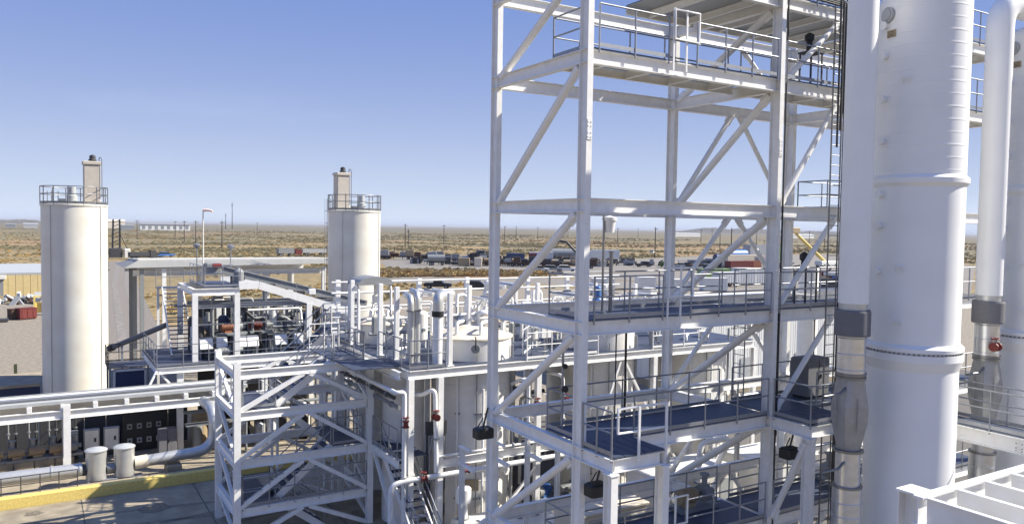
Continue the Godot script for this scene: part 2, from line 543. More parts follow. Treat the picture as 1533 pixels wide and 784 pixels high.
# ------------------------------------------------------------------ the tall white tower
func steel_tower():
	var t := thing("steel_tower", "tall open white steel tower with cross braces, grating walkways and handrails beside the tall vessels", "steel tower", V(18.31, 0, -17.7))
	var xs := [11.46, 18.31, 24.25, 30.2]
	var zf := -15.53; var zr := -19.88
	var lv := [3.57, 6.62, 9.7, 12.75, 16.36, 18.75]
	for x in xs:
		for z in [zf, zr]:
			var s := ST()
			ibm(s, V(x, 0, z), V(x, 20.6, z), 0.35, 0.17, V(0, 0, 1))
			for y in lv:   # stiffener plates where beams land
				for e in [y - 0.02, y - 0.33]:
					for k in [-1, 1]: box(s, V(x + 0.01 * k, e - 0.008, z - 0.152), V(x + 0.083 * k, e + 0.008, z + 0.152))
			box(s, V(x - 0.2, 0.0, z - 0.25), V(x + 0.2, 0.04, z + 0.25))
			for y in [4.9, 11.0, 14.4]:   # bolted splice plates
				for k in [-1, 1]:
					box(s, V(x - 0.07, y - 0.25, z + k * 0.176), V(x + 0.07, y + 0.25, z + k * 0.19))
					box(s, V(x + k * 0.009, y - 0.22, z - 0.11), V(x + k * 0.02, y + 0.22, z + 0.11))
					for e in [-0.18, -0.08, 0.08, 0.18]:
						for f in [-0.045, 0.045]: cyl(s, V(x + f, y + e, z + k * 0.19), V(x + f, y + e, z + k * 0.205), 0.014, 6)
			ob("column", s, "white", t)
	for y in lv:
		for z in [zf, zr]:
			for i in 3:
				var s := ST()
				ibm(s, V(xs[i] + 0.09, y - 0.175, z), V(xs[i + 1] - 0.09, y - 0.175, z), 0.35, 0.18)
				ob("beam", s, "white", t)
		for x in xs:
			var s := ST()
			ibm(s, V(x, y - 0.178, zr + 0.18), V(x, y - 0.178, zf - 0.18), 0.34, 0.18)
			ob("side_beam", s, "white", t)
	# braces: single diagonals on the two sides, chevrons in the other bays
	var brace := func(a: Vector3, b: Vector3, r := 0.108):
		var s := ST()
		var d := (b - a).normalized()
		tube(s, [a + d * 0.2, b - d * 0.2], r, 12)
		for e in [a + d * 0.34, b - d * 0.34]:   # gusset plates at both ends
			var side := d.cross(UP).normalized()
			obx(s, e, d * 0.2, side.cross(d) * (r + 0.06), side * 0.008)
		ob("brace", s, "white", t)
	var ys := [0.0, 3.4, 6.45, 9.53, 12.58, 16.19, 18.58]
	for i in 6:
		for x in [xs[0], xs[1]]:
			brace.call(V(x, ys[i], zr + 0.1), V(x, ys[i + 1] - 0.1, zf - 0.12))
		for z in [zf, zr]:
			var x0: float = xs[1]; var x1: float = xs[2]
			brace.call(V(x0 + 0.08, ys[i], z), V((x0 + x1) / 2 - 0.1, ys[i + 1], z), 0.085)
			brace.call(V(x1 - 0.08, ys[i], z), V((x0 + x1) / 2 + 0.1, ys[i + 1], z), 0.085)
	# walkways along the front of every level but the fourth
	for li in [0, 1, 2, 4, 5]:
		var y: float = lv[li]
		var zb := -17.15
		var x0 := 11.56
		if li == 5: zb = -18.9; x0 = 15.4
		for k in [[x0, 18.2], [18.42, 24.15], [24.36, 30.1]]:
			deck(t, V(k[0], y + 0.01, zf + 0.08), V(k[1], y + 0.01, zb))
			var s := ST()
			ibm(s, V(k[0], y - 0.12, zb), V(k[1], y - 0.12, zb), 0.22, 0.1)
			ob("edge_channel", s, "white", t)
			var x: float = k[0] + 0.9
			while x < k[1] - 0.2:
				var s2 := ST()
				ibm(s2, V(x, y - 0.11, zf - 0.1), V(x, y - 0.11, zb + 0.06), 0.2, 0.1)
				ob("joist", s2, "white", t)
				x += 1.55
		if li == 5:
			rail(t, [V(x0, y + 0.03, zf + 0.1), V(30.1, y + 0.03, zf + 0.1)])
			continue
		rail(t, [V(11.75, y + 0.04, zf + 0.13), V(14.0, y + 0.04, zf + 0.13)] if li != 1 else [V(13.1, y + 0.04, zf + 0.13), V(18.15, y + 0.04, zf + 0.13)], "galv", 1.07, 1.15)
		if li != 1:
			rail(t, [V(15.0, y + 0.04, zf + 0.13), V(18.15, y + 0.04, zf + 0.13)], "galv", 1.07, 1.2)
			# self-closing gate frame in front of the ladder opening
			var g := ST()
			for x in [14.1, 14.55]: bar(g, V(x, y - 0.25, zf + 0.2), V(x, y + 1.35, zf + 0.2), 0.05, 0.03, V(0, 0, 1))
			tube(g, [V(14.1, y + 0.55, zf + 0.24), V(14.1, y + 1.3, zf + 0.24), V(14.95, y + 1.3, zf + 0.24), V(14.95, y + 0.55, zf + 0.24), V(14.1, y + 0.55, zf + 0.24)], 0.026, 6)
			ob("gate", g, "white", t)
		if li != 1: rail(t, [V(18.5, y + 0.04, zf + 0.13), V(24.1, y + 0.04, zf + 0.13), V(30.0, y + 0.04, zf + 0.13)])
		else: rail(t, [V(20.3, y + 0.04, zf + 0.13), V(24.1, y + 0.04, zf + 0.13), V(30.0, y + 0.04, zf + 0.13)])
		rail(t, [V(11.6, y + 0.04, zf - 0.25), V(11.6, y + 0.04, zb - 0.02), V(18.0, y + 0.04, zb - 0.02)], "galv", 1.07, 1.3)
		rail(t, [V(18.55, y + 0.04, zb - 0.02), V(24.0, y + 0.04, zb - 0.02), V(30.0, y + 0.04, zb - 0.02)], "galv", 1.07, 1.4)
	# rear platform of the fourth level
	deck(t, V(24.4, 12.76, -18.4), V(30.1, 12.76, -19.7))
	rail(t, [V(24.5, 12.8, -19.68), V(24.5, 12.8, -18.4), V(30.0, 12.8, -18.4)])
	rail(t, [V(24.5, 12.8, -19.68), V(30.0, 12.8, -19.68)])
	# forward extensions of the second level with their own posts
	for e in [[11.46, 13.06, -14.25], [18.31, 20.3, -14.08]]:
		var y := 6.62
		var s := ST()
		ibm(s, V(e[0], y - 0.178, zf + 0.18), V(e[0], y - 0.178, e[2] + 0.08), 0.34, 0.17)
		ob("side_beam", s, "white", t)
		var s1 := ST()
		ibm(s1, V(e[1], y - 0.178, zf + 0.1), V(e[1], y - 0.178, e[2] + 0.08), 0.34, 0.17)
		ob("side_beam", s1, "white", t)
		var s2 := ST()
		ibm(s2, V(e[0] + 0.1, y - 0.175, e[2]), V(e[1] - 0.1, y - 0.175, e[2]), 0.33, 0.17)
		ob("beam", s2, "white", t)
		for x in ([e[0], e[1]] if e[0] < 12 else [e[0]]):
			var s3 := ST()
			ibm(s3, V(x, 0, e[2]), V(x, y - 0.35, e[2]), 0.3, 0.2, V(0, 0, 1))
			box(s3, V(x - 0.13, y - 0.385, e[2] - 0.17), V(x + 0.13, y - 0.352, e[2] + 0.17))
			ob("post", s3, "white", t)
		for k in 5:
			var xa: float = lerpf(e[0], e[1], k / 5.0); var xb: float = lerpf(e[0], e[1], (k + 1) / 5.0)
			deck(t, V(xa + 0.02, y + 0.01, zf + 0.1), V(xb - 0.01, y + 0.01, e[2] + 0.1), "grating", "grating_panel")
	rail(t, [V(11.42, 6.66, zf + 0.2), V(11.42, 6.66, -14.2)], "galv", 1.07, 0.6)
	rail(t, [V(18.27, 6.66, zf + 0.25), V(18.27, 6.66, -14.02), V(20.3, 6.66, -14.02)], "galv", 1.07, 0.9)
	var g := ST()
	tube(g, [V(11.6, 7.2, -14.2), V(11.6, 7.78, -14.2), V(13.1, 7.78, -14.2), V(13.1, 7.2, -14.2), V(11.6, 7.2, -14.2)], 0.03, 6)
	for x in [12.2, 13.06]: bar(g, V(x, 6.5, -14.14), V(x, 7.8, -14.14), 0.06, 0.04, V(0, 0, 1))
	ob("gate", g, "white", t)
	brace.call(V(18.31, 3.5, zf + 0.2), V(18.31, 6.3, -14.1), 0.09)
	# caged ladder up the front
	ladder(t, V(20.5, 3.0, -15.15), 17.0, V(1, 0, 0), V(0, 0, 1), false, "steel")
	ladder(t, V(19.3, 6.62, -17.6), 3.0, V(0, 0, 1), V(1, 0, 0), true, "galv")
	# conduits on columns and thin hanging cables
	for c in [[18.52, -15.4, 6.0, 18.7], [18.55, -15.45, 3.0, 9.6], [20.9, -15.2, 2.0, 20.0], [21.05, -15.25, 2.0, 20.0]]:
		var s := ST()
		cyl(s, V(c[0], c[2], c[1]), V(c[0], c[3], c[1]), 0.03, 6)
		ob("conduit", s, "dark", t)
	var s4 := ST()
	tube(s4, fil([V(18.5, 16.7, zf + 0.05), V(18.5, 17.6, zf + 0.05), V(19.1, 18.3, zf - 0.4), V(19.1, 18.75, zf - 0.4)], 0.2), 0.03, 6)
	ob("conduit", s4, "dark", t)
	# pipe rack of small dark lines next to the ladder at the top
	for k in 6:
		var s := ST()
		var x := 20.2 + k * 0.13
		tube(s, fil([V(x, 14.5 + k * 0.5, -14.9), V(x, 18.9 - k * 0.06, -14.9), V(x - 2.6, 18.95 - k * 0.05, -15.0)], 0.2), 0.035, 6)
		ob("tubing", s, "dark", t)

	# things hung on or standing in the tower
	for f in [[V(10.9, 6.13, -19.4), "black box floodlight fixed to the far left corner column of the white tower"], [V(11.62, 5.68, -15.0), "black box floodlight hanging under the lowest front corner of the white tower walkway"], [V(18.35, 5.72, -14.75), "black box floodlight hanging under the walkway next to the right front column"]]:
		var o := thing("floodlight", f[1], "floodlight", f[0], "black floodlights on the white tower")
		var p: Vector3 = f[0]
		var s := ST()
		bevbox(s, p - V(0.27, 0.17, 0.2), p + V(0.27, 0.13, 0.2), 0.05)
		ob("housing", s, "black", o)
		var s2 := ST()
		tube(s2, [p + V(0, 0.13, 0), p + V(0.04, 0.42, 0.05), p + V(0.1, 0.7, 0.08)], 0.03, 6)
		bar(s2, p + V(-0.2, 0.13, 0), p + V(0.0, 0.4, 0), 0.03, 0.02)
		ob("bracket", s2, "dark", o)
		var s3 := ST()
		box(s3, p + V(-0.22, -0.185, -0.15), p + V(0.22, -0.172, 0.15))
		ob("lens", s3, "glass", o)
	var o := thing("area_lamp", "white drum lamp on a thin grey pole standing on the tower's middle walkway", "lamp", V(12.98, 9.74, -16.6))
	var s := ST()
	cyl(s, V(12.93, 9.74, -16.6), V(12.93, 12.35, -16.6), 0.03, 8)
	cyl(s, V(12.93, 9.72, -16.6), V(12.93, 9.78, -16.6), 0.1, 10)
	ob("pole", s, "steel", o)
	s = ST()
	lathe(s, [Vector2(0.0, -0.3), Vector2(0.13, -0.3), Vector2(0.17, 0.02), Vector2(0.2, 0.02), Vector2(0.2, 0.1), Vector2(0.0, 0.16)], V(13.12, 12.2, -16.6), 18)
	ob("lamp_head", s, "lamp_white", o)
	s = ST()
	bar(s, V(12.93, 12.3, -16.6), V(13.12, 12.3, -16.6), 0.04, 0.04)
	ob("arm", s, "steel", o)
	o = thing("stand_pipe", "thick short grey pipe post beside the lamp pole on the middle walkway", "pipe", V(13.28, 9.74, -16.7))
	s = ST()
	cyl(s, V(13.28, 9.74, -16.7), V(13.28, 11.35, -16.7), 0.055, 10)
	ob("pole", s, "steel", o)
	s = ST()
	cyl(s, V(13.28, 11.35, -16.7), V(13.28, 11.4, -16.7), 0.075, 10)
	ob("cap", s, "steel", o)
	for k in [[V(15.0, 6.65, -17.05), 2.9, "thin black vertical cable pole rising behind the lower walkway rail, left one of two"], [V(14.1, 6.65, -17.05), 3.0, "thin black vertical cable pole rising behind the lower walkway rail, right one of two"]]:
		pass
	# dark box cabinet at the ladder on the second level
	o = thing("cabinet", "dark grey cabinet behind the caged ladder to the right of the tower's right column", "cabinet", V(21.4, 6.66, -16.4))
	s = ST(); bevbox(s, V(20.9, 6.75, -16.9), V(22.0, 7.95, -16.2), 0.04); ob("body", s, "band", o)
	s = ST(); box(s, V(20.95, 6.67, -16.8), V(21.95, 6.745, -16.3)); ob("plinth", s, "black", o)
	s = ST(); box(s, V(21.43, 6.8, -16.19), V(21.45, 7.9, -16.185)); box(s, V(21.5, 7.3, -16.19), V(21.53, 7.45, -16.15)); ob("door_seam", s, "black", o)
	# small actuator on a stand at the fifth level
	for q in [[V(20.2, 16.4, -15.7), "black actuator on a thin dark stand at the upper walkway's right end"], [V(20.4, 9.75, -15.8), "tall thin black actuator at the right end of the middle walkway"]]:
		o = thing("actuator", q[1], "actuator", q[0])
		var p: Vector3 = q[0]
		s = ST()
		for a in [V(-0.25, 0, 0), V(0.25, 0, 0), V(0.25, 0, -0.4), V(-0.25, 0, -0.4)]: bar(s, p + a, p + a + UP * 1.0, 0.04, 0.04)
		box(s, p + V(-0.3, 1.0, -0.45), p + V(0.3, 1.05, 0.05))
		ob("stand", s, "dark", o)
		s = ST()
		lathe(s, [Vector2(0.0, 1.05), Vector2(0.09, 1.05), Vector2(0.09, 1.35), Vector2(0.14, 1.4), Vector2(0.14, 1.55), Vector2(0.05, 1.62), Vector2(0.0, 1.62)], p + V(-0.1, 0, -0.2), 12)
		ob("body", s, "black", o)
	# thin instrument line with a red valve on the second level
	o = thing("gauge_pipe", "thin white riser pipe with small gauges standing on the lower walkway's left end", "pipe", V(11.7, 6.65, -16.5))
	s = ST(); cyl(s, V(11.75, 6.65, -16.7), V(11.75, 8.9, -16.7), 0.035, 8); ob("riser", s, "galv", o)
	s = ST(); cyl(s, V(11.75, 7.8, -16.62), V(11.75, 7.8, -16.55), 0.09, 12); cyl(s, V(11.75, 8.4, -16.62), V(11.75, 8.4, -16.57), 0.07, 12); ob("gauge", s, "black", o)

# ------------------------------------------------------------------ tall vessels and insulated ducts
func vessels():
	for k in 2:
		var c := V(19.97 + 6.4 * k, 0, -12.21 - 0.1 * k)
		var o := thing("process_vessel", ["tall white cylindrical vessel with flared ring and bolted flange, nearest and whole in view", "tall white cylindrical vessel cut off by the right edge of the picture"][k], "vessel", c)
		var R := 1.115
		var s := ST()
		lathe(s, [Vector2(R, 0.6), Vector2(R, 8.45)], c, 72)
		lathe(s, [Vector2(R, 9.15), Vector2(R, 13.28)], c, 72)
		lathe(s, [Vector2(R - 0.004, 13.5), Vector2(R - 0.004, 18.0)] + dome(R - 0.004, 18.0, 0.4), c, 72)
		ob("shell", s, "vessel", o)
		s = ST()
		lathe(s, [Vector2(R, 8.45), Vector2(R + 0.1, 8.72), Vector2(R + 0.1, 8.9), Vector2(R + 0.03, 8.9), Vector2(R + 0.03, 8.96), Vector2(R + 0.1, 8.96), Vector2(R + 0.1, 9.06), Vector2(R, 9.15)], c, 72)
		ob("flange", s, "vessel", o)
		s = ST()
		for i in 64:
			var t := TAU * i / 64
			var p := c + V(cos(t), 0, sin(t)) * (R + 0.065)
			cyl(s, p + UP * 8.905, p + UP * 8.955, 0.022, 6)
		var bo := ob("bolts", s, "steel", o); bo.set_meta("kind", "stuff")
		s = ST()
		lathe(s, [Vector2(R, 13.2), Vector2(R + 0.075, 13.3), Vector2(R + 0.08, 13.42), Vector2(R, 13.5)], c, 72)
		ob("flared_ring", s, "vessel", o)
		# faint wound layers as shallow bands
		s = ST()
		for i in 53:
			var y := 1.2 + i * 0.318
			if (y > 8.3 and y < 9.3) or (y > 13.05 and y < 13.6): continue
			lathe(s, [Vector2(R - 0.006, y - 0.03), Vector2(R - 0.0005 + 0.001 * (i % 3), y), Vector2(R - 0.006, y + 0.06)], c, 72)
		ob("wrap_bands", s, "vessel", o)
		# side nozzles in a column towards the left
		var dirn := V(-0.98, 0, 0.2).normalized()
		for y in [17.35, 16.56, 15.46, 14.38, 13.0, 12.2, 11.0]:
			var p = c + V(-0.93, 0, -0.30).normalized() * R + UP * y
			var e := V(-0.93, 0, -0.30).normalized()
			s = ST()
			cyl(s, p - e * 0.05, p + e * 0.11, 0.075, 14)
			cyl(s, p + e * 0.11, p + e * 0.14, 0.11, 14)
			ob("nozzle", s, "vessel", o)
		var e2 := V(-0.96, 0, -0.27).normalized()
		s = ST()
		cyl(s, c + e2 * (R - 0.05) + UP * 17.62, c + e2 * (R + 0.07) + UP * 17.62, 0.2, 20)
		cyl(s, c + e2 * (R + 0.07) + UP * 17.62, c + e2 * (R + 0.1) + UP * 17.62, 0.14, 20)
		ob("manhole", s, "panel_grey", o)
		e2 = V(-0.985, 0, -0.17).normalized()
		s = ST()
		obx(s, c + e2 * (R + 0.012) + UP * 17.12, e2.cross(UP) * 0.13, UP * 0.09, -e2 * 0.012)
		ob("nameplate", s, "tan", o)
		s = ST()
		for dy in [0.05, 0.0, -0.05]: obx(s, c + e2 * (R + 0.026) + UP * (17.12 + dy), e2.cross(UP) * 0.09, UP * 0.008, -e2 * 0.003)
		ob("plate_lines", s, "dark", o)
		e2 = V(-0.97, 0, 0.23).normalized()
		for y in [15.9, 11.1, 9.7]:
			s = ST()
			tube(s, fil([c + e2 * R + e2.cross(UP) * -0.09 + UP * (y - 0.08), c + e2 * (R + 0.07) + e2.cross(UP) * -0.09 + UP * (y + 0.05), c + e2 * (R + 0.07) + e2.cross(UP) * 0.09 + UP * (y + 0.05), c + e2 * R + e2.cross(UP) * 0.09 + UP * (y - 0.08)], 0.04), 0.02, 6)
			ob("lifting_eye", s, "vessel", o)
		# skirt
		s = ST()
		lathe(s, [Vector2(R + 0.25, 0.0), Vector2(R + 0.25, 0.1), Vector2(R + 0.02, 0.1), Vector2(R + 0.02, 0.6)], c, 48)
		ob("skirt", s, "concrete", o)
		var s5 := ST()
		tube(s5, [c + V(0.86, 4.0, 0.74), c + V(1.02, 5.0, 0.52), c + V(1.11, 6.6, 0.3)], 0.012, 5)
		ob("cable", s5, "grey", o)

		# the insulated down-pipe in front
		var p := V(17.65 + 6.38 * k, 0, -12.39 - 0.0 * k)
		o = thing("duct_pipe", ["white insulated vertical duct ending in stainless sections, left of the nearest vessel", "white insulated vertical duct with a curved top, between the two tall vessels"][k], "duct", p)
		s = ST()
		var r := 0.362
		if k == 0: tube(s, fil([p + UP * 10.22, p + UP * 19.2, p + V(2.0, 19.2, 0.1)], 0.7, 8), r, 40)
		else: tube(s, fil([p + UP * 10.22, p + UP * 18.75, p + V(2.3, 18.75, 0.1)], 0.8, 8), r, 40)
		ob("insulation", s, "vessel", o)
		s = ST()
		lathe(s, [Vector2(0.3, 10.05), Vector2(r - 0.02, 10.05), Vector2(r - 0.02, 10.22)], p, 40)
		ob("collar", s, "stainless", o)
		s = ST()
		lathe(s, [Vector2(0.34, 8.45), Vector2(0.34, 9.45)], p, 40)
		for y in [8.55, 8.95, 9.35]: lathe(s, [Vector2(0.34, y - 0.015), Vector2(0.348, y), Vector2(0.34, y + 0.015)], p, 40)
		ob("upper_jacket", s, "jacket", o)
		s = ST()
		lathe(s, [Vector2(0.36, 9.4), Vector2(r + 0.06, 9.4), Vector2(r + 0.07, 9.45), Vector2(r + 0.07, 10.0), Vector2(r + 0.05, 10.06), Vector2(r - 0.02, 10.06)], p, 40)
		ob("expansion_band", s, "band", o)
		s = ST()
		lathe(s, [Vector2(0.34, 8.3), Vector2(0.37, 8.3), Vector2(0.37, 8.36), Vector2(0.33, 8.36), Vector2(0.33, 8.4), Vector2(0.37, 8.4), Vector2(0.37, 8.46), Vector2(0.34, 8.46)], p, 40)
		lathe(s, [Vector2(0.3, 6.44), Vector2(0.37, 6.44), Vector2(0.37, 6.5), Vector2(0.3, 6.5)], p, 40)
		lathe(s, [Vector2(0.3, 5.52), Vector2(0.37, 5.52), Vector2(0.37, 5.57), Vector2(0.3, 5.57)], p, 40)
		ob("flange", s, "steel", o)
		# faceted damper box: round to square and back
		s = ST()
		var ring := func(y: float, rr: float, sq: float):
			var a := []
			for i in 24:
				var t := TAU * i / 24 + 0.4
				var q := V(cos(t), 0, -sin(t))
				var ct := t - 0.4 - PI / 4
				var m := maxf(absf(cos(ct)), absf(sin(ct)))
				a.append(p + q * rr * lerpf(1.0, 1.0 / m * 0.93, sq) + UP * y)
			return a
		var rr := [ring.call(6.5, 0.29, 0.0), ring.call(7.25, 0.36, 0.75), ring.call(7.6, 0.365, 0.75), ring.call(8.3, 0.33, 0.0)]
		for j in 3:
			for i in 24: q4(s, rr[j][i], rr[j][(i + 1) % 24], rr[j + 1][(i + 1) % 24], rr[j + 1][i])
		ob("damper_box", s, "duct", o)
		s = ST()
		for i in 8:
			var t := TAU * i / 8 + 0.4
			var q := V(cos(t), 0, -sin(t))
			bar(s, p + q * 0.37 + UP * 7.0, p + q * 0.38 + UP * 7.85, 0.02, 0.02)
		ob("damper_rib", s, "duct", o)
		s = ST()
		lathe(s, [Vector2(0.30, 5.57), Vector2(0.30, 6.44)], p, 40)
		ob("middle_jacket", s, "jacket", o)
		s = ST()
		lathe(s, [Vector2(0.355, 4.2), Vector2(0.355, 5.52)], p, 40)
		for y in [4.45, 4.8, 5.15]: lathe(s, [Vector2(0.355, y - 0.015), Vector2(0.364, y), Vector2(0.355, y + 0.015)], p, 40)
		tube(s, fil([p + UP * 4.2, p + UP * 2.6, p + V(-1.5, 2.0, -0.3)], 1.2, 8), 0.36, 32)
		ob("lower_jacket", s, "jacket", o)
		for y in [8.1, 6.2]:
			s = ST()
			tube(s, [p + V(-0.32, y, 0.1), p + V(-0.55, y - 0.12, 0.12), p + V(-1.1, y - 0.15, 0.05)], 0.035, 8)
			ob("sample_line", s, "steel", o)
	valve(V(23.75, 8.75, -12.0), V(1, 0, 0), "red valve at the stainless joint of the right-hand white duct")
	# instrument tree between the first vessel and the second duct
	var o := thing("instrument_rack", "dark instrument piping with black valves between the nearest vessel and the right duct", "piping", V(23.4, 0, -14.6))
	for k in 5:
		var s := ST()
		var x := 23.2 + k * 0.16
		tube(s, fil([V(x, 0, -14.8), V(x, 17.0 + k * 0.35, -14.8), V(x + 1.4, 17.0 + k * 0.35, -14.8)], 0.2), 0.05 if k < 2 else 0.03, 8)
		ob("riser", s, "steel" if k % 2 == 0 else "dark", o)
	for y in [15.9, 14.3, 10.2, 8.6, 6.9, 5.6]:
		var s := ST()
		tube(s, fil([V(23.3, y + 0.7, -14.6), V(23.3, y, -14.4), V(24.2, y, -14.3)], 0.15), 0.11, 10)
		ob("drain_elbow", s, "galv", o)
		s = ST()
		cyl(s, V(23.8, y + 0.12, -14.3), V(23.8, y + 0.5, -14.3), 0.08, 10)
		ob("valve_body", s, "black", o)

# ------------------------------------------------------------------ walkway at the right edge and the near deck frame
func walkway_and_frame():
	var o := thing("access_walkway", "white beamed grating walkway with two-rail handrail passing in front of the right duct", "walkway", V(22.8, 6.62, -11.5))
	for x in [22.3, 23.2]:
		var s := ST()
		ibm(s, V(x, 6.4, -15.3), V(x, 6.4, -7.5), 0.42, 0.17)
		ob("beam", s, "white", o)
		rail(o, [V(x, 6.65, -15.2), V(x, 6.65, -13.2), V(x, 6.65, -7.6)], "galv", 1.07, 1.95)
	deck(o, V(22.32, 6.625, -15.3), V(23.18, 6.625, -7.5))
	for k in 6:
		var s := ST()
		ibm(s, V(22.32, 6.45, -14.9 + k * 1.45), V(23.18, 6.45, -14.9 + k * 1.45), 0.3, 0.1)
		ob("cross_beam", s, "white", o)
	for z in [-15.0, -8.0]:
		var s := ST()
		ibm(s, V(23.2, 0, z), V(23.2, 6.18, z), 0.25, 0.2, V(0, 0, 1))
		ob("post", s, "white", o)
	var s := ST()
	for z in [-10.6, -10.45, -10.3]:
		for y in [6.35, 6.47, 6.28]: cyl(s, V(22.205, y, z), V(22.23, y, z), 0.018, 6)
	var b := ob("bolts", s, "steel", o); b.set_meta("kind", "stuff")

	o = thing("open_steel_frame", "near white steel deck frame without its grating, at the lower right corner", "steel frame", V(7.5, 0, -2.5))
	s = ST()
	ibm(s, V(6.5, 9.6, -3.87), V(12.0, 9.6, -3.87), 0.26, 0.09)
	ob("edge_beam", s, "white", o)
	for k in 9:
		var x := 6.56 + k * 0.465
		s = ST()
		ibm(s, V(x, 9.602, -3.82), V(x, 9.602, -0.9), 0.25, 0.05, UP, 0.014, 0.012)
		ob("joist", s, "white", o)
		if k < 8:
			s = ST()
			bar(s, V(x + 0.03, 9.5, -3.3), V(x + 0.435, 9.5, -3.3), 0.1, 0.012)
			ob("bridging_plate", s, "white", o)
			s = ST()
			for i in 3:
				cyl(s, V(x + 0.1 + i * 0.09, 9.5, -3.44), V(x + 0.1 + i * 0.09, 9.535, -3.44), 0.012, 6)
			ob("bolts", s, "steel", o)
	s = ST()
	ibm(s, V(6.8, 0, -4.08), V(6.8, 9.66, -4.08), 0.2, 0.2, V(0, 0, 1), 0.014, 0.01)
	box(s, V(6.68, 9.66, -4.19), V(6.92, 9.68, -3.97))
	ob("post", s, "white", o)
	s = ST()
	ibm(s, V(11.5, 0, -2.4), V(11.5, 9.45, -2.4), 0.3, 0.3, V(0, 0, 1))
	ob("post", s, "white", o)
	s = ST()
	ibm(s, V(6.6, 9.36, -2.4), V(12.0, 9.36, -2.4), 0.2, 0.12)
	ob("cross_beam", s, "white", o)
	s = ST()
	for k in 7:
		tube(s, [V(6.6 + k * 0.02, 9.28, -3.4 + k * 0.06), V(8.2, 9.25, -3.0 + k * 0.05), V(11.0, 9.26, -3.1 + k * 0.06)], 0.014, 5)
	ob("cable_bundle", s, "black", o)
	s = ST()
	bevbox(s, V(8.05, 9.3, -2.75), V(8.18, 9.42, -2.62), 0.02)
	ob("junction_box", s, "dark", o)

# ------------------------------------------------------------------ process tanks and their platform
func tank(c: Vector3, r: float, h: float, label: String, cone := 0.35, group := ""):
	var o := thing("process_tank", label, "tank", c, group)
	var s := ST()
	lathe(s, [Vector2(r, 0.05), Vector2(r, h)], c, 48)
	ob("shell", s, "tank", o)
	s = ST()
	lathe(s, [Vector2(r + 0.06, h - 0.06), Vector2(r + 0.06, h), Vector2(r * 0.25, h + cone), Vector2(0, h + cone)], c, 48)
	ob("roof", s, "roof_beige", o)
	for y in [1.9, 3.8, 5.7]:
		if y > h - 0.3: continue
		s = ST()
		lathe(s, [Vector2(r, y - 0.02), Vector2(r + 0.012, y), Vector2(r, y + 0.02)], c, 48)
		ob("weld_seam", s, "tank", o)
	for a in [2.2, 4.3, 5.6]:
		s = ST()
		var p := c + V(cos(a), 0, -sin(a)) * (r + 0.012)
		bar(s, p + UP * 0.1, p + UP * (h - 0.1), 0.04, 0.012, V(cos(a), 0, -sin(a)))
		ob("vertical_seam", s, "tank", o)
	s = ST()
	lathe(s, [Vector2(0.26, h + cone * 0.7), Vector2(0.26, h + cone + 0.25), Vector2(0.32, h + cone + 0.25), Vector2(0.32, h + cone + 0.31), Vector2(0, h + cone + 0.31)], c + V(r * 0.4, 0, 0.1), 18)
	ob("top_hatch", s, "tank", o)
	for a in [3.7, 4.5]:
		s = ST()
		var p := c + V(cos(a), 0, -sin(a)) * r * 0.75
		tube(s, fil([p + UP * h, p + UP * (h + 0.6), p + UP * (h + 0.6) + V(0.5, 0, -0.4)], 0.25), 0.07, 10)
		ob("vent_pipe", s, "white", o)
	return o

